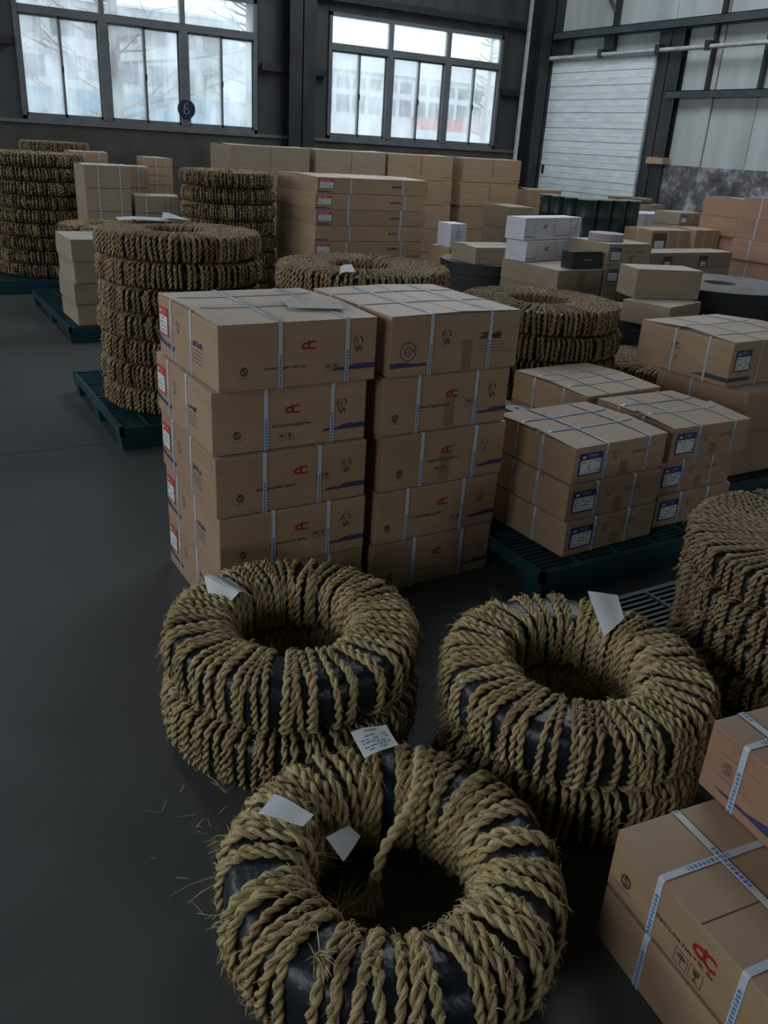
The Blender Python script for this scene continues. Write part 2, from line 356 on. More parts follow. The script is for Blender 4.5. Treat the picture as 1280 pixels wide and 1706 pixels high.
def window(name, w):
    x0, x1, z0, z1 = w; t = struct(name)
    y0, y1 = YB+.0, YB+.09; ft = .05
    b = MB(); b.box(x0, x1, y0, y1, z0, z0+ft); b.box(x0, x1, y0, y1, z1-ft, z1); b.box(x0, x0+ft, y0, y1, z0, z1); b.box(x1-ft, x1, y0, y1, z0, z1)
    part('window_frame', b, M['frame_metal'], t)
    bw = (x1-x0)/3; zt = 3.035
    b = MB(); b.box(x0+ft, x1-ft, y0-.01, y1, zt, zt+.10); part('transom', b, M['frame_metal'], t)
    for i in (1, 2):
        b = MB(); b.box(x0+i*bw-.062, x0+i*bw+.062, y0-.012, y1, z0+ft, zt); part('mullion', b, M['frame_metal'], t)
        b = MB(); b.box(x0+i*bw-.035, x0+i*bw+.035, y0, y1, zt+.10, z1-ft); part('mullion', b, M['frame_metal'], t)
    for i in range(3):
        xa = x0+i*bw+(.062 if i else ft); xb = x0+(i+1)*bw-(.062 if i < 2 else ft)
        xm = (xa+xb)/2
        for k, (a, c, yy) in enumerate(((xa, xm+.02, .015), (xm-.02, xb, .045))):
            b = MB(); s = .028
            b.box(a, c, y0+yy, y0+yy+.025, z0+ft, z0+ft+s+.01); b.box(a, c, y0+yy, y0+yy+.025, zt-s, zt)
            b.box(a, a+(s if k else .02), y0+yy, y0+yy+.025, z0+ft, zt); b.box(c-(s if not k else .02), c, y0+yy, y0+yy+.025, z0+ft, zt)
            sa = part('sash', b, M['frame_metal'], t)
            b = MB(); b.box(a+.015, c-.015, y0+yy+.008, y0+yy+.013, z0+ft+.015, zt-.01); part('pane', b, M['glass'], sa)
            if k == 0:
                b = MB(); b.box(c-.03, c+.0, y0+yy-.02, y0+yy, 2.36, 2.44); part('latch', b, M['steel_dark'], sa)
        a = x0+i*bw+(.035 if i else ft); c = x0+(i+1)*bw-(.035 if i < 2 else ft)
        b = MB(); b.box(a, c, y0+.04, y0+.046, zt+.10, z1-ft); part('pane', b, M['glass'], t)
window('window_1', W1); window('window_2', W2)

# number sign on the window
sg = thing('number_sign', 'round navy sign with a pale number 6 on the window mullion', 'sign', (4.28, YB-.02, 2.02))
b = MB(); b.lathe([(0, 0), (.128, 0), (.135, .004), (.135, .010), (.128, .014), (0, .014)], 32); part('disc', b, M['sign_blue'], sg, rot=(pi/2, 0, 0), smooth=False)
def stroke(m, pts, th, P, mi=0):
    """flat ribbon along 2D points; P maps (u,v) to 3D"""
    for a, c in zip(pts[:-1], pts[1:]):
        dx, dy = c[0]-a[0], c[1]-a[1]; L = sqrt(dx*dx+dy*dy) or 1e-6; nx, ny = -dy/L*th/2, dx/L*th/2; ex, ey = dx/L*th*.2, dy/L*th*.2
        m.add([P(a[0]-ex-nx, a[1]-ey-ny), P(c[0]+ex-nx, c[1]+ey-ny), P(c[0]+ex+nx, c[1]+ey+ny), P(a[0]-ex+nx, a[1]-ey+ny)], [(0, 1, 2, 3)], mi)
def arc(cx, cy, rx, ry, a0, a1, n=14): return [(cx+rx*cos(radians(a0+(a1-a0)*i/n)), cy+ry*sin(radians(a0+(a1-a0)*i/n))) for i in range(n+1)]
b = MB(); Pf = lambda u, v: (u, -.0155, v)
stroke(b, arc(0, -.028, .036, .036, 0, 360, 24), .017, Pf); stroke(b, arc(.012, -.01, .048, .085, 180, 80, 12), .017, Pf)
part('numeral', b, M['sign_white'], sg)

# right wall
wr = struct('wall_right')
yb = [13.5, 12.6, 11.57, 10.39, 9.59, 9.40, 8.63, 7.6, 6.6, 5.6, 4.6, 3.6, 2.6, 1.6, .6, -.5, -1.5]
for a, c in zip(yb[1:], yb[:-1]):
    strip = abs(a-9.40) < .01
    b = MB(); b.box(XR-(.03 if strip else 0), XR+.10, a+.005, c-.005, 1.66, HC); part('panel', b, M['panel_strip' if strip else 'panel'], wr)
    b = MB()
b.box(XR+.1, XR+.13, RIGHT_DOOR[1], YB+.2, 1.6, HC); part('outer_sheet', b, M['panel'], wr)
b = MB(); b.box(XR-.06, XR+.2, RIGHT_DOOR[1], 10.35, -.1, 1.67); part('dado', b, M['dado'], wr)
b = MB(); b.box(XR, XR+.2, 10.35, YB, -.1, 1.67); part('masonry', b, M['plaster'], wr)
b = MB(); b.box(XR, XR+.13, YF, RIGHT_DOOR[0], -.1, HC); b.box(XR, XR+.13, RIGHT_DOOR[0], RIGHT_DOOR[1], RIGHT_DOOR[3], HC); b.box(XR, XR+.13, RIGHT_DOOR[0], RIGHT_DOOR[1], -.1, RIGHT_DOOR[2])
part('near_panel', b, M['panel'], wr)
b = MB(); b.box(XR-.20, XR-.19, RIGHT_DOOR[1], 12.95, 3.53, 3.65); b.box(XR-.20, XR-.06, RIGHT_DOOR[1], 12.95, 3.64, 3.65); b.box(XR-.20, XR-.06, RIGHT_DOOR[1], 12.95, 3.53, 3.54); part('girt', b, M['girt'], wr)
b = MB(); b.box(XR-.16, XR-.15, RIGHT_DOOR[1], 10.2, 2.60, 2.70); b.box(XR-.16, XR-.0, RIGHT_DOOR[1], 10.2, 2.69, 2.70); part('girt', b, M['girt'], wr)
b = MB(); b.box(XR-.16, XR-.15, RIGHT_DOOR[1], 12.95, 4.9, 5.0); b.box(XR-.16, XR-.0, RIGHT_DOOR[1], 12.95, 4.99, 5.0); part('girt', b, M['girt'], wr)
b = MB(); b.tube([(XR-.21, 4.0, 3.25), (XR-.21, 12.95, 3.25)], .032, 10); part('track_rail', b, M['track'], wr, smooth=True)
for y in (11.7, 10.45, 9.5, 8.2, 6.9, 5.6):
    b = MB(); b.box(XR-.24, XR-.02, y-.03, y+.03, 3.27, 3.33); b.box(XR-.245, XR-.205, y-.045, y+.045, 3.20, 3.33); part('rail_bracket', b, M['steel_dark'], wr)
def hcol(y, w=.36, d=.30, z1=HC, z0=0):
    b = MB(); b.box(XR-d, XR-d+.014, y-w/2, y+w/2, z0, z1); b.box(XR-.014, XR-.0, y-w/2, y+w/2, z0, z1); b.box(XR-d, XR, y-.008, y+.008, z0, z1)
    part('steel_column', b, M['steel_dark'], wr)
hcol(10.30, .50, .12, 3.53); hcol(4.2, .42, .28); hcol(-1.4, .42, .28)
for y, w, z0, z1 in ((12.78, .34, 3.27, 3.53), (11.67, .22, 3.27, 3.53), (11.6, .07, 3.65, HC), (9.51, .05, 2.70, 3.53), (9.45, .06, 3.65, HC), (8.60, .05, 2.70, 3.53), (7.2, .06, 3.65, HC)):
    b = MB(); b.box(XR-.10, XR-.03, y-w/2, y+w/2, z0, z1); part('post', b, M['steel_dark'], wr)
b = MB(); b.tube([(XR-.09, 11.6, 3.85), (XR-.09, 12.05, 4.35)], .035, 4); part('brace', b, M['steel_dark'], wr)
b = MB(); b.tube([(XR-.09, 9.45, 4.0), (XR-.09, 9.9, 4.5)], .035, 4); part('brace', b, M['steel_dark'], wr)

# sliding door of horizontal slats, hung in front of the wall
dr = struct('door_1'); Dx = XR-.14; dy0, dy1, dz0, dz1 = 10.52, 12.98, .04, 3.19
zs = [dz0]+[1.34-.205*k for k in range(5, 0, -1)]+[1.34, 1.54, 1.75, 1.95, 2.16, 2.40, 2.60, 2.81, 3.02, dz1]
rnd = random.Random(3)
for a, c in zip(zs[:-1], zs[1:]):
    b = MB(); t = rnd.uniform(-.002, .002)
    b.box(Dx+t, Dx+.035, dy0+.03, dy1-.03, a+.004, c-.004)
    b.box(Dx+t-.004, Dx+t, dy0+.03, dy1-.03, a+.10, a+.108)
    part('slat', b, M['slat'], dr)
b = MB(); b.box(Dx+.03, Dx+.05, dy0, dy1, dz0, dz1); part('backing', b, M['steel_dark'], dr)
b = MB(); b.box(Dx-.012, Dx+.05, dy0-.01, dy0+.03, dz0, dz1+.02); b.box(Dx-.012, Dx+.05, dy1-.03, dy1+.01, dz0, dz1+.02); b.box(Dx-.012, Dx+.05, dy0, dy1, dz1, dz1+.03); part('door_frame', b, M['track'], dr)
b = MB(); b.box(Dx-.02, Dx-.004, dy1-.14, dy1-.08, 1.40, 1.54); part('door_handle', b, M['steel_dark'], dr)

# other walls and roof (outside the frame)
def slab_with_holes(name, axis, plane, a0, a1, z0, z1, holes, hz0, hz1, th, mat):
    b = MB()
    def bx(p, q, r_, s):
        if q-p < 1e-4 or s-r_ < 1e-4: return
        if axis == 'x': b.box(min(plane, plane+th), max(plane, plane+th), p, q, r_, s)
        else: b.box(p, q, min(plane, plane+th), max(plane, plane+th), r_, s)
    bx(a0, a1, z0, hz0); bx(a0, a1, hz1, z1); e = a0
    for p, q in holes: bx(e, p, hz0, hz1); e = q
    bx(e, a1, hz0, hz1)
    return sobj(name, b, mat)
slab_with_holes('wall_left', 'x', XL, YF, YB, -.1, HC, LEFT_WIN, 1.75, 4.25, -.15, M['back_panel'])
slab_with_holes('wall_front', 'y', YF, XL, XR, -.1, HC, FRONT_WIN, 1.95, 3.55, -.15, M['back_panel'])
b = MB(); xs = XL-.1
for a, c, p, q in ADDED_SKYL:
    b.box(xs, a, YF, YB+.2, HC, HC+.1); b.box(a, c, YF, p, HC, HC+.1); b.box(a, c, q, YB+.2, HC, HC+.1); xs = c
b.box(xs, XR+.2, YF, YB+.2, HC, HC+.1)
sobj('ceiling', b, M['roof'])

# ------------------------------------------------------------------ outside, seen through the misted glass
b = MB(); b.box(-60, 140, YB+.6, 220, -.4, -.15); gr = sobj('ground_yard', b, M['yard'])
def long_building(name, label, x0, y0, ang, L, hgt, dep, rows, step, wm, roofm, rise=1.2):
    t = thing(name, label, 'building', (x0, y0, -.15), radians(ang))
    b = MB(); b.box(0, L, 0, dep, 0, hgt); part('wall', b, wm, t)
    b = MB(); b.add([(-.3, -.3, hgt), (L+.3, -.3, hgt), (L+.3, dep/2, hgt+rise), (-.3, dep/2, hgt+rise), (-.3, dep+.3, hgt), (L+.3, dep+.3, hgt)],
                    [(0, 1, 2, 3), (3, 2, 5, 4), (0, 3, 4), (1, 5, 2), (0, 4, 5, 1)]); part('roof', b, roofm, t)
    me = None
    for (z0, z1) in rows:
        n = int(L/step)
        for i in range(n):
            if me is None or me[1] != (z1-z0):
                m = MB(); m.box(-step*.36, step*.36, -.06, .05, 0, z1-z0); me = (m.mesh('window', M['bld_glass']), z1-z0)
            link('window', me[0], t, ((i+.5)*step, 0, z0))
    return t
long_building('factory_building', 'long pale blue factory hall with two rows of windows outside', 22, 46, 3, 66, 5.5, 16, ((3.45, 4.3), (4.65, 5.2)), 1.05, M['bld'], M['bld_roof'], 1.6)
long_building('apartment_block', 'pale distant block seen through the bare trees outside', 5, 62, 3, 19, 9.0, 10, ((2.2, 3.4), (4.6, 5.8), (7.0, 8.2)), 2.0, M['apt'], M['bld_roof'], .8)
pb = thing('red_banner_rail', 'long red strip on posts before the factory outside', 'banner', (22, 36, -.15), radians(3))
b = MB(); b.box(0, 34, -.05, .05, 2.6, 3.1); part('strip', b, M['red_pipe'], pb)
for i in range(9):
    b = MB(); b.box(i*4.2, i*4.2+.12, -.06, .06, 0, 2.7); part('post', b, M['bld_roof'], pb)
fe = thing('site_fence', 'light blue site fence beyond the left window', 'fence', (4, 30, -.15), radians(2))
for i in range(6):
    b = MB(); b.box(i*1.5, i*1.5+1.47, -.03, .03, .1, 2.9); part('panel', b, M['fence_blue'], fe)
def tree(name, label, x, y, hgt, seed, spread, lean=0):
    rn = random.Random(seed); b = MB(); t = thing(name, label, 'tree', (x, y, -.15))
    b.tube([(0, 0, 0), (lean*.3, 0, hgt*.4), (lean, 0, hgt)], [.16, .11, .02], 8); part('trunk', b, M['tree'], t, smooth=True)
    b = MB()
    n = 70
    for i in range(n):
        z = hgt*(.16+.82*i/n); a = rn.uniform(0, 2*pi); L = spread*(1.05-z/hgt)*rn.uniform(.7, 1.2)+.2; up = L*rn.uniform(.15, .6)
        p0 = Vector((lean*z/hgt, 0, z)); p1 = p0+Vector((cos(a)*L*.5, sin(a)*L*.5, up*.35)); p2 = p0+Vector((cos(a+rn.uniform(-.2, .2))*L, sin(a)*L, up))
        b.tube([p0, p1, p2], [.035, .022, .006], 4, False)
        for k in range(5):
            f = rn.uniform(.3, .95); q0 = p0.lerp(p2, f); a2 = a+rn.choice((-1, 1))*rn.uniform(.5, 1.1); l2 = L*rn.uniform(.2, .45)
            b.tube([q0, q0+Vector((cos(a2)*l2, sin(a2)*l2, l2*rn.uniform(.0, .6)))], [.012, .004], 3, False)
    o = part('branches', b, M['tree'], t)
tree('bare_tree', 'bare wide-branched tree in the middle of the left window', 5.6, 23, 10.5, 1, 3.4)
tree('bare_tree', 'slender bare tree at the right edge of the left window', 9.8, 25, 9.5, 2, 1.5)
tree('bare_tree', 'bare tree behind the leftmost window panes', 3.0, 28, 9.0, 5, 2.6)
tree('bare_tree', 'thin bare tree before the factory at the second window right edge', 19.6, 27, 7.0, 7, 1.0)

# ------------------------------------------------------------------ straw-rope wrapped rings
def superell(e, a, b_, rc, n):
    t = np.linspace(0, 2*pi, 721)
    c, s = np.cos(t), np.sin(t)
    x = rc+a*np.sign(c)*np.abs(c)**(2/e); z = b_*np.sign(s)*np.abs(s)**(2/e)
    d = np.concatenate([[0], np.cumsum(np.hypot(np.diff(x), np.diff(z)))])
    q = np.linspace(0, d[-1], n, endpoint=False)
    return np.interp(q, d, x), np.interp(q, d, z), d[-1]
def np_mesh(name, V, Q, mat, uv=None, attr=None, smooth=True):
    me = bpy.data.meshes.new(name); nf = len(Q)
    me.vertices.add(len(V)); me.vertices.foreach_set('co', V.astype(np.float32).ravel())
    me.loops.add(nf*4); me.loops.foreach_set('vertex_index', Q.astype(np.int32).ravel())
    me.polygons.add(nf); me.polygons.foreach_set('loop_start', np.arange(0, nf*4, 4, dtype=np.int32)); me.polygons.foreach_set('loop_total', np.full(nf, 4, dtype=np.int32))
    if smooth: me.polygons.foreach_set('use_smooth', np.ones(nf, dtype=bool))
    if uv is not None:
        ul = me.uv_layers.new(name='UVMap'); ul.data.foreach_set('uv', uv.astype(np.float32).ravel())
    if attr is not None:
        at = me.attributes.new('turn', 'FLOAT', 'POINT'); at.data.foreach_set('value', attr.astype(np.float32))
    me.materials.append(mat); me.update(); me.validate(); return me
def strands(P, N, B, rr, nst, sides, pitch, total, closed, phase=0., fat=.62, off=.50):
    """twisted strands round a centre line P (n,3); returns verts, quads, uv"""
    n = len(P); s = np.arange(n)*total/n if closed else np.linspace(0, total, n)
    tw = 2*pi*round(total/pitch)/total if closed else 2*pi/pitch
    Vs = []; Qs = []; UVs = []; base = 0
    for k in range(nst):
        al = tw*s+2*pi*k/nst+phase
        C_ = P+(N*np.cos(al)[:, None]+B*np.sin(al)[:, None])*rr*off
        ph = np.arange(sides)*2*pi/sides
        # strand section turns with the twist so that the fibres follow it
        rad = rr*fat*(1+.10*np.sin(s*190+k*2))
        ring = C_[:, None, :]+rad[:, None, None]*(N[:, None, :]*np.cos(al[:, None]+ph)[:, :, None]+B[:, None, :]*np.sin(al[:, None]+ph)[:, :, None])
        Vs.append(ring.reshape(-1, 3))
        i = np.arange(n if closed else n-1); j = np.arange(sides)
        I, J = np.meshgrid(i, j, indexing='ij'); I2 = (I+1) % n; J2 = (J+1) % sides
        Qs.append(base+np.stack([I*sides+J, I*sides+J2, I2*sides+J2, I2*sides+J], -1).reshape(-1, 4))
        u0 = J/sides; u1 = (J+1)/sides; v0 = I*total/n; v1 = (I+1)*total/n
        UVs.append(np.stack([np.stack([u0+k*.37, v0], -1), np.stack([u1+k*.37, v0], -1), np.stack([u1+k*.37, v1], -1), np.stack([u0+k*.37, v1], -1)], 2).reshape(-1, 4, 2))
        base += n*sides
    return np.concatenate(Vs), np.concatenate(Qs), np.concatenate(UVs)
def make_ring_meshes(tag, Ro, Ri, h, nturn, rr, e, seed, rings, sides, nst=2, fuzz=900, clump=1., slant=.06, pitch=.062, straw_w=.0016, stacked=True, conv=.6, darker=False):
    rg = np.random.default_rng(seed)
    a0 = (Ro-Ri)/2-rr*1.25; b0 = h/2-rr*1.75; rc = (Ro+Ri)/2
    X, Z, per = superell(e, a0, b0, rc, rings)
    # normals of the section
    dx = np.roll(X, -1)-np.roll(X, 1); dz = np.roll(Z, -1)-np.roll(Z, 1); L = np.hypot(dx, dz)
    nx, nz = dz/L, -dx/L
    # clumped turns outside, even inside
    gaps = []
    while len(gaps) < nturn:
        c = rg.integers(2, 6); gaps += [1.]*(c-1)+[1.+clump*rg.uniform(.4, 2.6)]
    gaps = np.array(gaps[:nturn])*rg.uniform(.8, 1.2, nturn); th_o = np.cumsum(gaps)/gaps.sum()*2*pi
    th_i = np.arange(nturn)/nturn*2*pi+rg.normal(0, .25, nturn)*2*pi/nturn+rg.normal(0, .02)
    th_i += np.mean(th_o)-np.mean(th_i)
    th_i = th_i*(1-conv)+th_o*conv
    w = (X-Ri)/(Ro-Ri); s = np.arange(rings)/rings
    Vs = []; Qs = []; UV = []; AT = []; base = 0; cent = []
    for t in range(nturn):
        lay = max(0, rg.normal(0, .5))*rr
        lift = rr*(.62+.25*rg.random())+lay*(.35+.65*(1-w))+rr*.35*np.sin(2*pi*(s*rg.integers(1, 4)+rg.random()))*.4
        top = np.clip(Z/b0, -1, 1)
        th = th_i[t]+(th_o[t]-th_i[t])*w+slant*rg.normal()*(w-.5)*.8+slant*.8*top*rg.normal()*.3+.012*np.sin(2*pi*(2*s+rg.random()))*rg.random()
        x = X+nx*lift; z = Z+nz*lift
        z = np.clip(z, -h/2+rr*1.29, h/2-rr*(1.29 if stacked else .9))
        P = np.stack([x*np.cos(th), x*np.sin(th), z+h/2], -1)
        T = np.roll(P, -1, 0)-np.roll(P, 1, 0); T /= np.linalg.norm(T, axis=1)[:, None]
        N = np.stack([nx*np.cos(th), nx*np.sin(th), nz], -1); N -= T*(N*T).sum(1)[:, None]; N /= np.linalg.norm(N, axis=1)[:, None]
        B = np.cross(T, N)
        rk = rr*rg.uniform(.82, 1.15)
        v, q, u = strands(P, N, B, rk, nst, sides, pitch*rg.uniform(.85, 1.2), per, True, rg.random()*6, .60 if nst > 1 else .95, .50 if nst > 1 else .12)
        u[:, :, 1] += t*3.7
        Vs.append(v); Qs.append(q+base); UV.append(u); base += len(v)
        c = np.clip(rg.beta(2.2, 2.2) + .12*np.sin(th_o[t]*2+seed), 0, 1)*.78
        AT.append(np.full(len(v), c)); cent.append((P, N, T, B))
    rope = np_mesh('straw_rope', np.concatenate(Vs), np.concatenate(Qs), M['rope_darker' if darker else 'rope'], np.concatenate(UV), np.concatenate(AT))
    # wrapped ring inside
    cx, cz, _ = superell(e+1, a0, b0, rc, 20)
    m = MB(); m.lathe([(float(p), float(q+h/2)) for p, q in zip(cx, cz)], 56, closed=True)
    core = m.mesh('wrapped_ring', M['wrap'], True)
    # loose straw ends
    V = []; Qd = []
    for k in range(fuzz):
        P, N, T, B = cent[rg.integers(nturn)]; i = rg.integers(rings)
        if P[i][2] < .02: continue
        p = P[i]+N[i]*rr*.8; sg_ = rg.choice((-1, 1)); d = T[i]*sg_*rg.uniform(.2, 1)+N[i]*abs(rg.normal(0, .45))+B[i]*rg.normal(0, .45)
        d /= np.linalg.norm(d); ln = rg.uniform(.012, .034)*(1.6 if rg.random() < .06 else 1); wv = np.cross(d, rg.normal(size=3)); wv /= np.linalg.norm(wv)+1e-9
        wv *= straw_w; c0 = p-d*ln*.3; c1 = p+d*ln*.4+N[i]*.001; c2 = p+d*ln*.8+np.array([0, 0, -.25*ln])
        bi = len(V); V += [c0-wv, c0+wv, c1-wv, c1+wv, c2-wv*.5, c2+wv*.5]; Qd += [(bi, bi+1, bi+3, bi+2), (bi+2, bi+3, bi+5, bi+4)]
    V = np.array(V); V[:, 2] = np.clip(V[:, 2], .003, h-.0005 if stacked else h+.03)
    straw = np_mesh('loose_straw', V, np.array(Qd), M['straw_darker' if darker else 'straw'], smooth=False)
    return dict(rope=rope, core=core, straw=straw)
RM = {}
RM['K'] = make_ring_meshes('K', .398, .188, .255, 68, .0126, 2.6, 11, 128, 6, fuzz=3600, clump=1.1, slant=.11, pitch=.068, straw_w=.0011, stacked=False, conv=.72)
RM['I'] = make_ring_meshes('I', .39, .180, .195, 80, .0108, 3.4, 12, 112, 6, fuzz=3000, clump=.85, slant=.08, pitch=.056, straw_w=.0010, conv=.65)
RM['J'] = make_ring_meshes('J', .39, .185, .195, 82, .0106, 3.4, 23, 112, 6, fuzz=3000, clump=.8, slant=.08, pitch=.056, straw_w=.0010, conv=.65)
RM['L'] = make_ring_meshes('L', .388, .18, .195, 82, .0112, 5., 41, 96, 5, fuzz=2000, clump=.15, slant=.03, pitch=.056, straw_w=.0010)
RM['H'] = make_ring_meshes('H', .48, .17, .15, 92, .0112, 11., 31, 96, 5, fuzz=2000, clump=.25, slant=.025, pitch=.055, darker=True)
RM['C'] = make_ring_meshes('C', .48, .19, .15, 92, .0116, 11., 32, 84, 5, fuzz=2200, clump=.15, slant=.018, pitch=.052, darker=True)
RM['D'] = make_ring_meshes('D', .50, .20, .155, 92, .0130, 11., 33, 52, 3, fuzz=1000, clump=.1, slant=.015, pitch=.07, straw_w=.002, darker=True)
def ring(kind, loc, rotz, label, group=None, sc=(1, 1, 1), tilt=(0, 0), straw=True):
    t = thing('straw_wrapped_ring', label, 'wrapped ring', loc, 0, group)
    t.rotation_euler = (tilt[0], tilt[1], rotz); t.scale = sc
    r = RM[kind]
    link('wrapped_core', r['core'], t); link('straw_rope', r['rope'], t)
    if straw:
        s = link('loose_straw', r['straw'], t); s['kind'] = 'stuff'
    return t
ORD = ['topmost', 'second from top', 'third from top', 'fourth from top', 'fifth from top', 'sixth from top', 'seventh from top', 'eighth from top', 'ninth from top', 'tenth from top']
def ring_stack(kind, x, y, z0, n, h, where, group, seed, jit=.012, sxy=1., rots=None, kinds=None):
    rn = random.Random(seed); base = {'K': .255, 'L': .195, 'I': .195, 'J': .195, 'H': .15, 'C': .15, 'D': .155}
    out = []
    for i in range(n):
        kd = kinds[i] if kinds else kind
        k = n-1-i
        o = ring(kd, (x+rn.uniform(-jit, jit), y+rn.uniform(-jit, jit), z0+i*h+.001), rn.uniform(0, 6.28) if rots is None else rots[i],
                 'straw-rope wrapped ring, %s %s' % ('bottom one' if (k == n-1 and n > 1) else ORD[k], where), group, (sxy*rn.uniform(.985, 1.02), sxy*rn.uniform(.985, 1.02), h/base[kd]))
        out.append(o)
    return out
# three in the foreground
kk = ring('K', (.80, 1.186, .001), 1.35, 'single large straw-rope wrapped ring lying on the floor, nearest, with hanging rope end', 'rope-wrapped rings on the bare floor')
ring_stack('I', .915, 2.005, 0, 2, .195, 'of the pair in front of the tall carton stacks', 'rope-wrapped rings on the bare floor', 5, .008, rots=[2.0, .4], kinds=['L', 'I'])
ring_stack('J', 1.575, 1.45, 0, 2, .195, 'of the pair with an upright white tag', 'rope-wrapped rings on the bare floor', 6, .008, rots=[1.0, 3.0], kinds=['L', 'J'])
ring_stack('H', 2.56, 1.32, .14, 4, .119, 'in the stack beside the dark floor pallet at right', 'rings stacked at the right edge', 7, .012, 1.0)
ring_stack('C', 1.56, 5.15, .14, 7, .148, 'in the tall stack on the blue pallet at left', 'rings on the left blue pallet', 8, .014)
ring_stack('D', 3.2, 8.77, .0, 9, .153, 'in the tall stack beside the flat carton pile', 'rings beside the flat cartons', 9, .014, .96)
ring_stack('D', 1.62, 10.5, .14, 9, .142, 'in the far left tall stack on a pallet', 'rings on the far left pallet', 10, .018, 1.04)
ring_stack('D', 2.15, 12.4, .0, 10, .150, 'in the farthest stack under the left window', 'rings under the left window', 14, .015, .85)
ring_stack('D', 1.97, 8.75, .14, 5, .142, 'in the low stack behind the four small cartons', 'rings behind the small cartons', 15, .012, .96)
ring_stack('C', 2.33, 4.22, .0, 7, .156, 'of the stack directly behind the tall carton stacks', 'rings behind the tall carton stacks', 16, .012, 1.0)
ring_stack('C', 3.48, 4.03, .0, 6, .150, 'in the stack behind the labelled cartons', 'rings behind the labelled cartons', 17, .014)
ring_stack('C', 4.56, 3.92, .0, 3, .155, 'in the low stack behind the big right carton', 'rings behind the right carton', 18, .012, .98)

# hanging rope end and papers of the nearest ring
def curve_pts(ctrl, n):
    c = np.array(ctrl, float); t = np.linspace(0, len(c)-1, n); out = []
    for q in t:
        i = min(int(q), len(c)-2); f = q-i
        p0 = c[max(i-1, 0)]; p1 = c[i]; p2 = c[i+1]; p3 = c[min(i+2, len(c)-1)]
        out.append(.5*((2*p1)+(-p0+p2)*f+(2*p0-5*p1+4*p2-p3)*f*f+(-p0+3*p1-3*p2+p3)*f**3))
    return np.array(out)
def free_rope(name, ctrl, rr, parent, n=60, pitch=.07, taper=True):
    P = curve_pts(ctrl, n); T = np.gradient(P, axis=0); T /= np.linalg.norm(T, axis=1)[:, None]
    ref = np.tile(np.array([.3, .2, 1.]), (n, 1)); N = ref-T*(ref*T).sum(1)[:, None]; N /= np.linalg.norm(N, axis=1)[:, None]; B = np.cross(T, N)
    total = np.linalg.norm(np.diff(P, axis=0), axis=1).sum()
    v, q, u = strands(P, N, B, rr, 2, 8, pitch, total, False)
    me = np_mesh('straw_rope', v, q, M['rope'], u, np.full(len(v), .45))
    o = link('rope_end', me, parent); return o
def frayed(parent, p, d, n, ln, seed, spread=.35):
    rg = np.random.default_rng(seed); V = []; Q = []
    for k in range(n):
        dd = np.array(d)+rg.normal(0, spread, 3); dd /= np.linalg.norm(dd); L = ln*rg.uniform(.4, 1.1)
        wv = np.cross(dd, rg.normal(size=3)); wv = wv/np.linalg.norm(wv)*.0016; c0 = np.array(p)+rg.normal(0, .005, 3); c1 = c0+dd*L*.5; c2 = c0+dd*L+np.array([0, 0, -.15*L])
        b = len(V); V += [c0-wv, c0+wv, c1-wv, c1+wv, c2-wv*.4, c2+wv*.4]; Q += [(b, b+1, b+3, b+2), (b+2, b+3, b+5, b+4)]
    V = np.array(V); V[:, 2] = np.maximum(V[:, 2], .002)
    o = link('frayed_straw', np_mesh('frayed_straw', V, np.array(Q), M['straw'], smooth=False), parent); o['kind'] = 'stuff'
# (world coordinates; the ring is turned, so these hang from an unrotated child frame)
inv = Matrix.Rotation(-1.35, 4, 'Z')
def inK(p): q = inv @ (Vector(p)-Vector((.80, 1.186, .001))); return tuple(q)
free_rope('rope_end', [inK(p) for p in ((1.05, 1.46, .21), (1.00, 1.395, .282), (.954, 1.332, .292), (.909, 1.275, .268), (.858, 1.255, .225), (.813, 1.243, .175), (.775, 1.215, .125))], .0135, kk, 80, .075)
def ins(v): return tuple(inv.to_3x3() @ Vector(v))
frayed(kk, inK((.778, 1.218, .13)), ins((-.25, -.22, -.75)), 110, .085, 3, .16)
frayed(kk, inK((.70, 1.235, .04)), ins((.6, .15, .15)), 90, .10, 4, .4)
frayed(kk, inK((.58, 1.30, .20)), ins((.9, -.05, -.35)), 5, .20, 14, .06)
frayed(kk, inK((.55, 1.60, .17)), ins((-.35, .25, .7)), 8, .085, 5, .15)
frayed(kk, inK((.48, 1.43, .17)), ins((-.6, -.1, .5)), 14, .05, 6, .3)
frayed(kk, inK((.44, 1.36, .15)), ins((-.75, .15, -.25)), 4, .10, 16, .08)
frayed(kk, inK((.52, 1.00, .262)), ins((-.2, -.5, .35)), 40, .06, 7, .45)
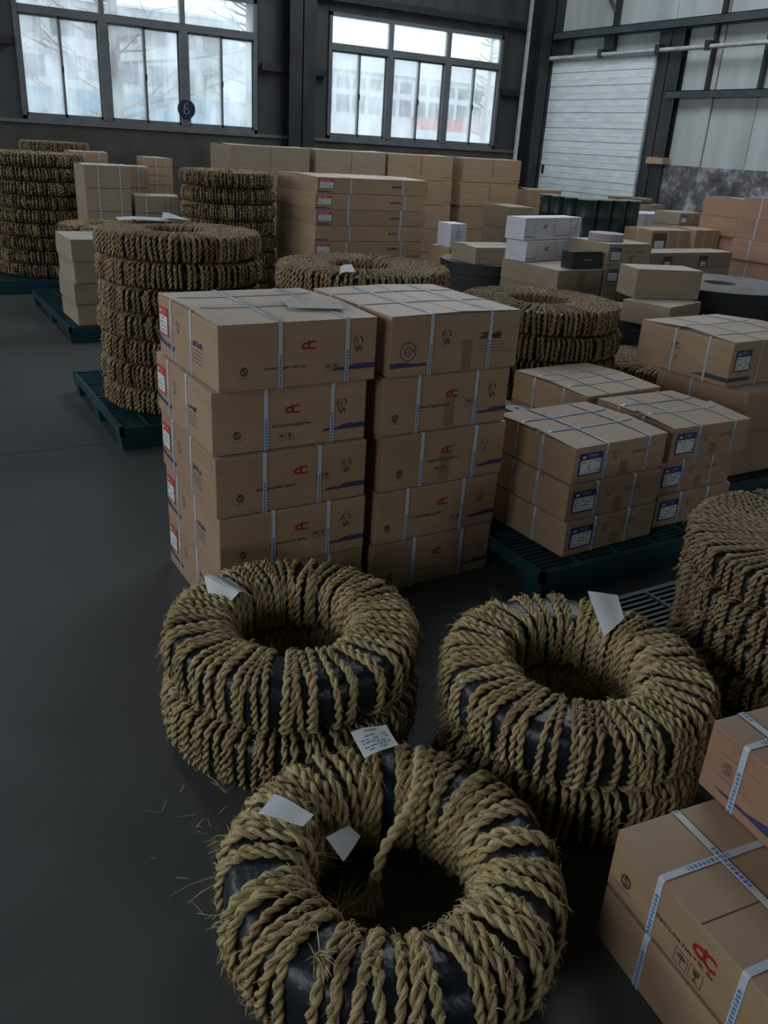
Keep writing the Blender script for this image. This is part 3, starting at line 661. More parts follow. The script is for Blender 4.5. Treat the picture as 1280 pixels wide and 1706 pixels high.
def paper(name, corners, parent_inv, parent, seed, marks=True, fold=None, label=None, hole=True, mat='paper'):
    """thin sheet between four world corners TL,TR,BR,BL, slightly curled, with printed marks"""
    q = [Vector(c) for c in corners]; n = 8; m = MB(); rn = random.Random(seed)
    nrm = (q[1]-q[0]).cross(q[3]-q[0]).normalized()
    if nrm.z < 0: nrm = -nrm
    def P(u, v, off=0):
        a = q[0].lerp(q[1], u).lerp(q[3].lerp(q[2], u), 1-v)
        return a+nrm*(.004*sin(u*5)+.005*(v-.5)**2+off)
    vs = [P(i/n, j/n) for j in range(n+1) for i in range(n+1)]
    vb = [P(i/n, j/n, -.0006) for j in range(n+1) for i in range(n+1)]
    fs = [(j*(n+1)+i, j*(n+1)+i+1, (j+1)*(n+1)+i+1, (j+1)*(n+1)+i) for j in range(n) for i in range(n)]
    m.add([parent_inv(v) for v in vs], fs); m.add([parent_inv(v) for v in vb], [tuple(reversed(f)) for f in fs])
    o = part(name, m, M[mat], parent, smooth=True, label=label)
    if marks:
        m = MB(); Pm = lambda u, v: parent_inv(P(u, v, .0012))
        for r_ in range(5):
            u = .12
            while u < .85:
                w = rn.uniform(.03, .14)
                if rn.random() < .62:
                    v = .16+r_*.13+rn.uniform(-.02, .02); stroke(m, [(u, v), (u+w, v+rn.uniform(-.01, .01))], .035, Pm)
                u += w+.05
        part('printed_text', m, M['paper_ink'], o)
        m = MB(); stroke(m, [(.34, .88), (.66, .88)], .05, Pm); part('heading', m, M['green_ink'], o)
    return o
paper('paper_tag', ((.869, 1.531, .290), (.977, 1.531, .282), (.963, 1.443, .285), (.857, 1.431, .285)), inK, kk, 1, label='white printed tag on the far side of the ring')
paper('paper_tag', ((.605, 1.415, .286), (.661, 1.316, .286), (.6225, 1.293, .288), (.548, 1.378, .280)), inK, kk, 2, marks=False, label='plain white tag on the left side of the ring')
paper('paper_tag', ((.684, 1.296, .222), (.755, 1.313, .215), (.782, 1.300, .18), (.705, 1.245, .185)), inK, kk, 3, marks=False, label='dull tag hanging inside the ring', mat='card_white')
# tags of the other rings: tied to their ring, so parts of it
def tag_on(ringobj, corners, seed, **kw):
    mw = Matrix.LocRotScale(ringobj.location, ringobj.rotation_euler, ringobj.scale).inverted()
    return paper('paper_tag', corners, lambda p: tuple(mw @ Vector(p)), ringobj, seed, **kw)
def find_ring(txt): return [o for o in bpy.data.objects if o.get('label') and txt in o['label']][0]
rI = find_ring('topmost of the pair in front')
tag_on(rI, ((.728, 2.275, .418), (.800, 2.245, .412), (.835, 2.120, .398), (.795, 2.150, .408)), 5, marks=False, label='white folded tag, upper leaf')
tag_on(rI, ((.728, 2.275, .417), (.795, 2.150, .407), (.765, 2.160, .370), (.722, 2.215, .366)), 6, marks=False, label='white folded tag, lower leaf')
rJ = find_ring('topmost of the pair with')
tag_on(rJ, ((1.685, 1.569, .507), (1.763, 1.519, .502), (1.748, 1.465, .454), (1.688, 1.476, .400)), 7, marks=False, label='upright white tag')
rE = find_ring('topmost of the stack directly behind')
tag_on(rE, ((2.03, 3.93, 1.115), (2.12, 3.98, 1.125), (2.06, 3.82, 1.11), (1.96, 3.80, 1.10)), 8, marks=False)
rC = find_ring('topmost in the tall stack on the blue pallet')
tag_on(rC, ((1.30, 5.60, 1.19), (1.62, 5.62, 1.195), (1.60, 5.46, 1.188), (1.28, 5.44, 1.188)), 9, marks=False, label='large pale sheet')
tag_on(rC, ((1.60, 5.60, 1.225), (1.72, 5.56, 1.20), (1.74, 5.48, 1.192), (1.56, 5.48, 1.195)), 10, marks=False, label='crumpled pale sheet')

# loose straw lying on the floor by the nearest ring
rg = np.random.default_rng(77); V = []; Q = []
for k in range(16):
    x = .50+rg.normal(0, .06); y = 1.70+rg.normal(0, .07)
    if k > 11: x = .38+rg.random()*.06; y = 1.40+rg.normal(0, .1)
    a = rg.random()*6.28; L = rg.uniform(.015, .055); d = np.array([cos(a), sin(a), rg.uniform(0, .25)]); wv = np.array([-sin(a), cos(a), 0])*.0011; p = np.array([x, y, .003])
    b0 = len(V); V += [p-wv, p+wv, p+d*L*.5-wv, p+d*L*.5+wv, p+d*L-wv*.5, p+d*L+wv*.5]; Q += [(b0, b0+1, b0+3, b0+2), (b0+2, b0+3, b0+5, b0+4)]
o = link('loose_straw', np_mesh('floor_straw', np.array(V), np.array(Q), M['straw'], smooth=False)); o['kind'] = 'stuff'; o['label'] = 'few loose straws on the grey floor beside the nearest ring'; o['category'] = 'straw'

# ------------------------------------------------------------------ cartons
def rounded_box(w, d, h, bev=.004):
    bm = bmesh.new(); bmesh.ops.create_cube(bm, size=1)
    bmesh.ops.scale(bm, vec=(w, d, h), verts=bm.verts); bmesh.ops.translate(bm, vec=(0, 0, h/2), verts=bm.verts)
    bmesh.ops.bevel(bm, geom=bm.edges[:], offset=bev, segments=2, affect='EDGES', profile=.6)
    me = bpy.data.meshes.new('carton_body'); bm.to_mesh(me); bm.free()
    return me
def strap_loop(w, d, h, axis, pos, width=.015, T=None, extra=0.):
    """a strap running round the box; axis 'y' runs front-top-back, 'x' runs left-top-right; it follows the flaps"""
    m = MB(); t = .0018+extra; L = (d if axis == 'y' else w)/2; c = .006; T = T or (lambda x, y: 0.)
    prof = [(-L-t, .0), (-L-t, h-c), (-L-t+c*.6, h+t)]
    for k in range(1, 14):
        q = -L+2*L*k/14; prof.append((q, h+t+.0006+(T(pos, q) if axis == 'y' else T(q, pos))))
    prof += [(L+t-c*.6, h+t), (L+t, h-c), (L+t, 0)]
    v = 0; hw = width/2
    P = (lambda s, q, z: (pos+s, q, z)) if axis == 'y' else (lambda s, q, z: (q, pos+s, z))
    for (a, za), (b_, zb) in zip(prof[:-1], prof[1:]):
        ln = sqrt((a-b_)**2+(za-zb)**2)
        f = (0, 1, 2, 3) if axis == 'y' else (3, 2, 1, 0)
        uv = [(0, v), (1, v), (1, v+ln), (0, v+ln)]
        if axis != 'y': uv = uv[::-1]
        m.add([P(-hw, a, za), P(hw, a, za), P(hw, b_, zb), P(-hw, b_, zb)], [f], uvs=[uv])
        dx, dz = (b_-a)/ln, (zb-za)/ln; k = .0014; ia, iz = dz*k, -dx*k
        for s in (-hw, hw):
            m.add([P(s, a, za), P(s, b_, zb), P(s, b_+ia, zb+iz), P(s, a+ia, za+iz)], [(0, 1, 2, 3)], uvs=[[(0, 0)]*4])
        v += ln
    return m
def glyph_row(m, u0, v0, n, sz, P, seed, th=.18, gap=.25):
    rn = random.Random(seed)
    for i in range(n):
        x = u0+i*sz*(1+gap)
        for k in range(4):
            if rn.random() < .5: y = v0+sz*rn.choice((.1, .35, .6, .9)); stroke(m, [(x, y), (x+sz*rn.uniform(.6, 1), y)], sz*th, P)
            else: xx = x+sz*rn.choice((.1, .5, .9)); stroke(m, [(xx, v0), (xx, v0+sz*rn.uniform(.6, 1))], sz*th, P)
def poly(m, pts, P): m.add([P(*p) for p in pts], [tuple(range(len(pts)))])
class Face:
    """collects flat print on one face of a carton; u to the right as seen, v up"""
    def __init__(s, kind, w, d, h, off=.0009):
        s.W = w if kind == 'front' else d
        if kind == 'front': s.P = lambda u, v: (u-w/2, -d/2-off, v)
        else: s.P = lambda u, v: (-w/2-off, d/2-u, v)
    def at(s, k): return lambda u, v, P=s.P: (lambda p: (p[0], p[1], p[2]))(P(u, v))
def logo_dc(m, u, v, s, P):
    stroke(m, arc(u-.34*s, v-.04*s, .46*s, .30*s, 30, 330), .26*s, P)
    stroke(m, arc(u+.46*s, v, .50*s, .40*s, 48, 318), .24*s, P)
    poly(m, [(u-.22*s, v+.42*s), (u-.02*s, v+.30*s), (u+.16*s, v+.46*s), (u-.02*s, v+.62*s)], P)
    stroke(m, [(u-.02*s, v+.45*s), (u-.02*s, v+.02*s)], .13*s, P)
def logo_s(m, u, v, s, P):
    stroke(m, arc(u, v, .45*s, .52*s, 0, 360, 20), .16*s, P)
    stroke(m, arc(u, v+.18*s, .17*s, .16*s, 30, 270, 8)+arc(u, v-.16*s, .17*s, .16*s, 90, -150, 8), .14*s, P)
def logo_v(m, u, v, s, P):
    stroke(m, arc(u, v+.25*s, .42*s, .34*s, 110, 215, 9), .09*s, P); stroke(m, arc(u, v+.25*s, .42*s, .34*s, 70, -35, 9), .09*s, P)
    stroke(m, arc(u-.05*s, v+.22*s, .15*s, .12*s, 50, 310, 8), .06*s, P); stroke(m, [(u-.3*s, v-.1*s), (u+.3*s, v-.1*s)], .05*s, P)
    stroke(m, [(u-.28*s, v-.18*s), (u-.08*s, v-.62*s), (u+.08*s, v-.18*s)], .11*s, P); stroke(m, arc(u+.26*s, v-.38*s, .09*s, .16*s, 0, 360, 10), .06*s, P)
def icons(m, u, v, s, P):
    for k in (0, 1):
        x = u+k*s*1.18; stroke(m, [(x, v), (x+s, v), (x+s, v+s), (x, v+s), (x, v)], .035*s, P)
    pts = arc(u+s/2, v+.52*s, .36*s, .30*s, 0, 180, 10); poly(m, pts, P)
    stroke(m, [(u+s/2, v+.55*s), (u+s/2, v+.18*s)], .06*s, P)
    x = u+1.18*s+s/2; poly(m, [(x-.26*s, v+.88*s), (x+.26*s, v+.88*s), (x+.20*s, v+.56*s), (x, v+.42*s), (x-.20*s, v+.56*s)], P)
    stroke(m, [(x, v+.5*s), (x, v+.15*s)], .08*s, P); stroke(m, [(x-.18*s, v+.14*s), (x+.18*s, v+.14*s)], .07*s, P)
def cert_ring(m, u, v, s, P):
    stroke(m, arc(u, v, .5*s, .5*s, 0, 360, 28), .05*s, P); stroke(m, arc(u, v, .23*s, .23*s, 20, 330, 16), .05*s, P)
    glyph_row(m, u-.13*s, v-.08*s, 2, .11*s, P, 4); stroke(m, [(u+.27*s, v+.10*s), (u+.33*s, v-.03*s), (u+.39*s, v+.10*s)], .045*s, P)
def swoosh_r(m, u0, u1, v, t, P):   # stripe rising in thickness to the right edge
    L = u1-u0; poly(m, [(u0, v), (u0+L*.10, v), (u1, v), (u1, v+t), (u0+.52*L, v+t), (u0+.38*L, v+.55*t), (u0+.10*L, v+.5*t)], P)
def sticker(par, f, u0, v0, w, h, head, body, seed, off=.0016):
    P0 = f.P
    P = lambda u, v: tuple(np.array(P0(u, v)) + np.array(P0.n)*off)
    P2 = lambda u, v: tuple(np.array(P0(u, v)) + np.array(P0.n)*(off+.0006))
    m = MB()
    # sheet with thickness
    a = [P0(u0, v0), P0(u0+w, v0), P0(u0+w, v0+h), P0(u0, v0+h)]; b_ = [P(u0, v0), P(u0+w, v0), P(u0+w, v0+h), P(u0, v0+h)]
    m.add(a+b_, [(4, 5, 6, 7), (0, 1, 5, 4), (1, 2, 6, 5), (2, 3, 7, 6), (3, 0, 4, 7)])
    o = part('label', m, M[head], par)
    m = MB(); poly(m, [(u0+.05*w, v0+.07*h), (u0+.95*w, v0+.07*h), (u0+.95*w, v0+.70*h), (u0+.05*w, v0+.70*h)], P2); part('label_panel', m, M[body], o)
    P3 = lambda u, v: tuple(np.array(P0(u, v)) + np.array(P0.n)*(off+.0011))
    m = MB(); rn = random.Random(seed)
    for r_ in range(4):
        v = v0+h*(.60-.14*r_); u = u0+.12*w
        while u < u0+.80*w:
            L = w*rn.uniform(.05, .2)
            if rn.random() < .6: stroke(m, [(u, v), (u+L, v)], .045*h, P3)
            u += L+.05*w
    part('label_text', m, M['paper_ink'], o)
    m = MB(); glyph_row(m, u0+.32*w, v0+.86*h, 7, .055*w, P2, seed+1); glyph_row(m, u0+.42*w, v0+.76*h, 3, .06*w, P2, seed+2, gap=1.0)
    poly(m, arc(u0+.18*w, v0+.84*h, .09*w, .06*h, 0, 350, 12), P2); part('label_heading', m, M['card_white'], o)
class FP:
    def __init__(s, kind, w, d, off): s.k, s.w, s.d, s.off = kind, w, d, off; s.n = (0, -1, 0) if kind == 'front' else (-1, 0, 0)
    def __call__(s, u, v): return (u-s.w/2, -s.d/2-s.off, v) if s.k == 'front' else (-s.w/2-s.off, s.d/2-u, v)
class FaceP:
    def __init__(s, kind, w, d, off=.0009): s.P = FP(kind, w, d, off)
def carton(x0, y0, z0, w, d, h, label, group=None, rot=0., mat='card', straps_y=(), straps_x=(), sw=.015, smat='strap', flap='x', lift=.004,
           front=None, left=None, seed=0, name='carton', flaps=True, corner='FL', hidden=False, lidtilt=None):
    """corner = world position of the near-left (FL) or far-left (BL) corner"""
    a = radians(rot); g = .0012; w -= g; d -= g; h -= g+.0036
    if lift <= .006: lift = 0.
    v = Vector((w/2, d/2 if corner == 'FL' else -d/2, 0)); v.rotate(Matrix.Rotation(a, 3, 'Z'))
    t = thing(name, label, 'carton', (x0+v.x, y0+v.y, z0+.0006), a, group)
    rn = random.Random(seed*7+int(x0*100)+int(z0*1000))
    fh = .0035 if flaps else 0
    T = None
    body = link('body', rounded_box(w, d, h-fh, min(.005, h*.03)), t); body.data.materials.append(M[mat])
    if flaps:
        gap = .0022
        def T(x, y, q=1.):
            e_, f_ = (2*x/w, 2*y/d) if flap == 'x' else (2*y/d, 2*x/w)
            return lift*q*(1-min(1, abs(f_)))*(.45+.75*abs(e_)**2.5)
        kl = {-1: rn.uniform(.35, 1), 1: rn.uniform(.35, 1)}
        for k in (-1, 1):
            m = MB(); vs = []; N_ = 8
            for j in range(N_+1):
                for i in range(N_+1):
                    if flap == 'x': x = (2*i/N_-1)*w/2*.998; y = k*(gap+(d/2*.998-gap)*(j/N_ if k > 0 else 1-j/N_)) if 1 else 0
                    else: y = (2*j/N_-1)*d/2*.998; x = k*(gap+(w/2*.998-gap)*(i/N_ if k > 0 else 1-i/N_))
                    vs.append((x, y, h-.0002+T(x, y, kl[k])))
            for j in range(N_+1):
                for i in range(N_+1):
                    x, y, z = vs[j*(N_+1)+i]; vs.append((x, y, z-fh+.0004))
            o_ = (N_+1)**2; fs = []
            for j in range(N_):
                for i in range(N_):
                    c = j*(N_+1)+i; fs.append((c, c+1, c+N_+2, c+N_+1)); fs.append((c+o_, c+N_+1+o_, c+N_+2+o_, c+1+o_))
            for i in range(N_):
                fs += [(i, i+o_, i+1+o_, i+1), (N_*(N_+1)+i, N_*(N_+1)+i+1, N_*(N_+1)+i+1+o_, N_*(N_+1)+i+o_)]
                c = i*(N_+1); fs += [(c, c+N_+1, c+N_+1+o_, c+o_), (c+N_, c+N_+o_, c+2*N_+1+o_, c+2*N_+1)]
            m.add(vs, fs, 0); part('flap', m, M[mat], t)
    for s in straps_y: part('strap', strap_loop(w, d, h, 'y', -w/2+s*w, sw, T, .0012), M[smat], t)
    for s in straps_x: part('strap', strap_loop(w, d, h, 'x', d/2-s*d, sw, T), M[smat], t)
    if front: front(t, w, d, h, seed)
    if left: left(t, w, d, h, seed)
    return t
def pr_part(name, m, mat, t):
    if m.f: part(name, m, M[mat], t)
def front_dc(logo=.57, text=.42, tv=.30, s_u=.15, ic=.70, icv=.24, vq=.90, swo=.75, tape=None, faint=False):
    def fn(t, w, d, h, seed):
        P = FP('front', w, d, .0009)
        m = MB(); logo_dc(m, logo*w, .63*h, .031, P); pr_part('red_logo', m, 'red_ink', t)
        m = MB(); logo_s(m, s_u*w, .30*h, .026, P); stroke(m, [(s_u*w-.022, .20*h), (s_u*w+.024, .20*h)], .0016, P); pr_part('quality_mark', m, 'dark_ink', t)
        m = MB(); glyph_row(m, text*w-.075, tv*h, 14, .0088, P, seed+3, th=.24); pr_part('text_line', m, 'dark_ink', t)
        m = MB(); icons(m, ic*w, icv*h-.008, .026, P); pr_part('handling_icons', m, 'dark_ink', t)
        m = MB(); logo_v(m, vq*w, .60*h, .044, P); pr_part('round_emblem', m, 'dark_ink' if not faint else 'faint_ink', t)
        m = MB(); swoosh_r(m, swo*w, w-.002, .20*h, .020, P); pr_part('blue_stripe', m, 'blue_ink', t)
        if tape:
            m = MB(); m.box((tape-.5)*w-.024, (tape-.5)*w+.024, -d/2-.0005, -d/2, .05*h, .62*h); part('tape_patch', m, M['tape'], t)
    return fn
def front_text(t, w, d, h, seed):   # the end panel turned forward: round mark, emblem, bold lettering
    P = FP('front', w, d, .0009)
    m = MB(); cert_ring(m, .13*w, .42*h, .068, P); pr_part('double_ring_mark', m, 'dark_ink', t); m = MB(); logo_v(m, .41*w, .62*h, .046, P); pr_part('round_emblem', m, 'dark_ink', t)
    m = MB()
    glyph_row(m, .68*w, .54*h, 4, .024, P, 21, th=.2, gap=.12); glyph_row(m, .68*w, .54*h+.001, 4, .024, P, 33, th=.2, gap=.12); pr_part('bold_lettering', m, 'dark_ink', t)
    m = MB()
    for k in range(4): stroke(m, [(.68*w, (.48-.055*k)*h), ((.88+.03*(k % 2))*w, (.48-.055*k)*h)], .003, P)
    pr_part('small_print', m, 'faint_ink', t)
    m = MB(); poly(m, [(.002, .155*h), (.27*w, .165*h), (.27*w, .215*h), (.16*w, .215*h), (.13*w, .245*h), (.002, .245*h)], P); pr_part('blue_stripe', m, 'blue_ink', t)
    m = MB(); m.box(.04*w, .12*w, -d/2-.0005, -d/2, .03*h, .55*h); part('tape_patch', m, M['tape'], t)
def left_label(torn=False, has=True):
    def fn(t, w, d, h, seed):
        P = FP('left', w, d, .0009)
        if has:
            class _f: pass
            f = _f(); f.P = P
            sticker(t, f, .03*d, .36*h, .155*d, .46*h, 'paper_red', 'paper', seed)
        m = MB(); poly(m, [(.004, .22*h), (.27*d, .17*h), (.30*d, .25*h), (.10*d, .26*h), (.004, .34*h)], P); pr_part('blue_stripe', m, 'blue_ink', t)
        m = MB(); glyph_row(m, .62*d, .50*h, 4, .020, P, seed+5, th=.22, gap=.15)
        for k in range(4): stroke(m, [(.62*d, (.44-.06*k)*h), (.76*d, (.44-.06*k)*h)], .0028, P)
        pr_part('violet_lettering', m, 'blue_ink', t)
        m = MB(); logo_v(m, .36*d, .62*h, .040, P); pr_part('round_emblem', m, 'faint_ink', t)
    return fn
# the two tall stacks
S1 = [  # top to bottom: FL x, FL y, z0, w, d, straps, logo...
    (.889, 2.560, .596, .626, (.37, .80), dict(logo=.55, text=.40, ic=.655, vq=.875, swo=.70)),
    (.872, 2.590, .596, .626, (.33, .765), dict(logo=.50, text=.49, tv=.36, ic=.41, icv=.17, vq=.83, swo=.69)),
    (.876, 2.575, .596, .626, (.305, .67), dict(logo=.545, text=.38, tv=.38, ic=.65, icv=.45, vq=.86, swo=.70)),
    (.886, 2.580, .596, .626, (.35, .73), dict(logo=.545, text=.45, tv=.38, ic=.62, icv=.42, vq=.86, swo=.70)),
    (.890, 2.590, .596, .626, (.33, .75), dict(logo=.55))]
for i, (x, y, w, d, st, kw) in enumerate(S1):
    z = (4-i)*.2295
    carton(x, y, z, w, d, .2295, 'brown red-logo carton, %s of tall stack nearest the aisle' % ORD[i].replace('fifth from top', 'bottom one'),
           'printed cartons of the two tall stacks', 1.2 if i == 0 else .6, straps_y=st, straps_x=(.24, .585), sw=.0155, front=front_dc(**kw), left=left_label(), seed=i+1, lift=.010 if i == 0 else .003, flap='x')
S2 = [
    (1.536, 2.560, .600, .622, (.295, .755), None),
    (1.525, 2.575, .600, .62, (.265, .725), dict(logo=.53, text=.39, tv=.42, s_u=.10, ic=.65, icv=.42, vq=.86, swo=.74, tape=.52)),
    (1.535, 2.570, .600, .62, (.305, .74), dict(logo=.51, text=.48, tv=.44, s_u=.14, ic=.42, icv=.26, vq=.82, swo=.76, faint=True, tape=.50)),
    (1.528, 2.575, .600, .62, (.235, .70), dict(logo=.53, text=.40, tv=.4, s_u=.09, ic=.60, vq=.85, swo=.75, faint=True)),
    (1.525, 2.580, .600, .62, (.33, .74), dict(logo=.53, faint=True))]
for i, (x, y, w, d, st, kw) in enumerate(S2):
    z = (4-i)*.2295
    carton(x, y, z, w, d, .2295, ('brown carton with double ring mark, topmost of second tall stack' if i == 0 else 'brown red-logo carton, %s of second tall stack' % ORD[i].replace('fifth from top', 'bottom one')),
           'printed cartons of the two tall stacks', 1.5, straps_y=st, straps_x=(.25, .62), sw=.0155, front=front_text if i == 0 else front_dc(**kw), left=left_label(has=False), seed=i+11, lift=.008 if i == 0 else .003, flap='y' if i == 0 else 'x')
# card lying on the first stack
cd = thing('card_sheet', 'pale card lying on the top carton of the stack nearest the aisle', 'card', (1.335, 2.785, 1.1555), 0)
q = [(-.118, -.051), (.069, -.113), (.119, .047), (-.04, .098), (-.082, .111)]
m = MB(); m.add([(x, y, 0) for x, y in q]+[(x, y, .002) for x, y in q], [(4, 3, 2, 1, 0), (5, 6, 7, 8, 9), (0, 1, 6, 5), (1, 2, 7, 6), (2, 3, 8, 7), (3, 4, 9, 8), (4, 0, 5, 9)]); part('sheet', m, M['card_pale'], cd)
m = MB(); m.lathe([(0, .0025), (.005, .0025), (.005, .0021)], 12, .075, -.01); part('punched_hole', m, M['dark_ink'], cd)

# cartons with blue labels on the pallet
def front_blue(faint=True, has=True):
    def fn(t, w, d, h, seed):
        class _f: pass
        f = _f(); f.P = FP('front', w, d, .0009)
        if has: sticker(t, f, .055*w, .20*h, .235*w, .62*h, 'paper_blue', 'paper', seed)
        m = MB(); logo_v(m, .43*w, .62*h, .034, f.P); stroke(m, [(.62*w, .62*h), (.78*w, .62*h)], .012, f.P); pr_part('faint_print', m, 'faint_ink', t)
        m = MB(); m.box(0*w, .09*w, -d/2-.0005, -d/2, .04*h, .42*h); part('tape_patch', m, M['tape'], t)
    return fn
ph = .1625
for nm, x, y, w, d, off in (('front', 2.306, 2.339, .55, .51, ((0, 0), (-.012, -.008), (-.004, -.02))), ('middle', 2.925, 2.385, .50, .505, ((0, 0), (-.03, .01), (-.02, .0)))):
    for i in range(3):
        dx, dy = off[i]
        carton(x+dx, y+dy, .141+(2-i)*ph, w, d, ph, 'brown carton with blue label, %s of the %s pallet column' % (ORD[i].replace('third from top', 'bottom one'), {'front': 'left front', 'middle': 'right front'}[nm]),
               'blue-labelled cartons on the pallet', (2.0, 1.0, 2.5)[i] if nm == 'front' else (-1.5, .5, 0)[i], straps_y=((.33, .79), (.30, .70), (.31, .68))[i], straps_x=(.30, .62), sw=.013, smat='strap', front=front_blue(), seed=30+i, lift=.014 if i == 0 else .004, flap='x' if nm == 'front' else 'x', mat='card')
for i in range(3):
    carton(2.905, 2.925, .141+(2-i)*ph, .535, .55, ph, 'brown carton in the rear right pallet column, %s' % ORD[i].replace('third from top', 'bottom one'), 'blue-labelled cartons on the pallet', 2.5, straps_y=(.30, .70), straps_x=(.3, .7), sw=.012, seed=40+i, lift=.012 if i == 0 else .003)
for i in range(2):
    carton(2.27, 2.94, .141+(1-i)*ph, .58, .55, ph, 'brown carton in the low rear left pallet column, %s' % ('upper one' if i == 0 else 'lower one'), 'blue-labelled cartons on the pallet', 0, straps_y=(.30, .70), sw=.012, seed=45+i, mat='card_grey')

# pallets
def make_pallet(x0, y0, w, d, label, rot=0, h=.14, group='blue-green plastic pallets'):
    t = thing('plastic_pallet', label, 'pallet', (x0+w/2, y0+d/2, 0), radians(rot), group)
    X, Y = w/2, d/2
    m = MB(); rw = .022; zt0, zt1 = h-.035, h
    m.box(-X, X, -Y, -Y+rw, h-.05, h); m.box(-X, X, Y-rw, Y, h-.05, h); m.box(-X, -X+rw, -Y, Y, h-.05, h); m.box(X-rw, X, -Y, Y, h-.05, h)
    part('rim', m, M['pallet'], t)
    nb = 6
    for i in range(1, nb):
        m = MB(); x = -X+i*w/nb; m.box(x-.006, x+.006, -Y+rw, Y-rw, h-.04, h+.001); part('deck_rib', m, M['pallet'], t)
    for j in range(1, 4):
        m = MB(); y = -Y+j*d/4; m.box(-X+rw, X-rw, y-.008, y+.008, h-.04, h+.0005); part('cross_rib', m, M['pallet'], t)
    m = MB(); n = int(d/.030)
    for j in range(n):
        y = -Y+rw+(j+.5)*(d-2*rw)/n; m.box(-X+rw, X-rw, y-.006, y+.006, h-.022, h-.006)
    o = part('deck_grid', m, M['pallet'], t); o['kind'] = 'stuff'
    m = MB()
    for yy in (-Y, -.07, Y-.14):
        m = MB(); m.frustum(-X, X, yy, yy+.14, 0, h-.045, .012); part('runner', m, M['pallet'], t)
    return t
make_pallet(1.02, 4.63, 1.02, 1.32, 'blue-green plastic pallet beside the aisle, under the tall ring stack')
make_pallet(1.27, 7.40, 1.25, 1.93, 'blue-green plastic pallet under the four small cartons')
make_pallet(-.10, 9.86, 1.95, 1.25, 'dark blue plastic pallet at the far left edge')
make_pallet(2.13, 2.235, 1.36, 1.28, 'dark plastic pallet under the blue-labelled cartons')
make_pallet(2.02, .72, 1.2, 1.25, 'dark plastic pallet under the rings at the right edge')
make_pallet(3.62, 2.62, 1.2, .80, 'dark plastic pallet under the big right cartons')

# small cartons on the second pallet
for i in range(4):
    h = .178
    def fr(t, w, d, h_, seed):
        P = FP('front', w, d, .001); m = MB(); poly(m, [(.06*w, .35*h_), (.40*w, .35*h_), (.40*w, .72*h_), (.06*w, .72*h_)], P); pr_part('dull_label', m, 'card_grey', t)
    carton(1.345+.012*(i % 2), 7.40+.01*i, .142+(3-i)*h, .46, .62, h, 'small carton with dull label, %s of the pile on the second pallet' % ORD[i].replace('fourth from top', 'bottom one'), 'small cartons on the second pallet', 1, straps_y=(.55,), sw=.016, smat='strap_plain', front=fr, seed=50+i, mat='card_grey', lift=.006 if i == 0 else 0)

# flat cartons
for i in range(9):
    h = .1535; lab = (i != 3)
    def fr(t, w, d, h_, seed, lab=lab):
        class _f: pass
        f = _f(); f.P = FP('front', w, d, .0009)
        if lab: sticker(t, f, .015*w, .28*h_, .125*w, .62*h_, 'paper_red', 'paper', seed)
        m = MB(); glyph_row(m, .66*w, .46*h_, 5, .022, f.P, seed, th=.3); pr_part('lettering', m, 'dark_ink', t)
        m = MB(); poly(m, [(.002, .07*h_), (.16*w, .09*h_), (.08*w, .16*h_), (.002, .16*h_)], f.P); pr_part('dark_stripe', m, 'blue_ink', t)
    carton(3.80+(.018, .0, .01, .006, .0, .012, 0, .01, 0)[i], 7.95, (8-i)*h, 1.30, 1.0, h, 'wide flat carton with %s, %s of the flat pile' % ('red and white label' if lab else 'no label', ORD[i].replace('ninth from top', 'bottom one')), 'wide flat cartons', 0, straps_y=((.29, .76), (.285, .80), (.28, .76), (.30, .76), (.28, .79), (.29, .77), (.3, .77), (.3, .77), (.3, .77))[i], sw=.022, smat='strap_plain', front=fr, seed=60+i, lift=.012 if i == 0 else .002, mat='card')
# big cartons against the back wall
for c, (x, w, d) in enumerate(((3.86, 1.06, .75), (5.02, 1.03, .75), (6.10, 1.05, .75), (7.33, 1.02, .75))):
    for i in range(5):
        h = .321
        def fr(t, w_, d_, h_, seed):
            m = MB(); m.box(-.012, .012, -d_/2-.0006, -d_/2, .2*h_, h_*.97); part('tape_patch', m, M['tape'], t)
            P = FP('front', w_, d_, .0009); m = MB(); poly(m, [(.82*w_, .10*h_), (.998*w_, .10*h_), (.998*w_, .16*h_), (.90*w_, .16*h_)], P); pr_part('dark_stripe', m, 'faint_ink', t)
        carton(x+random.Random(c*9+i).uniform(-.012, .012), 10.5, (4-i)*h, w, d, h, 'large plain carton, %s in the %s column under the windows' % (ORD[i].replace('fifth from top', 'bottom one'), ('leftmost', 'second', 'third', 'rightmost')[c]), 'large cartons under the windows', 0, front=fr, seed=80+c*5+i, lift=.02 if i == 0 else .002, mat='card_grey' if c < 2 else 'card', flap='x')

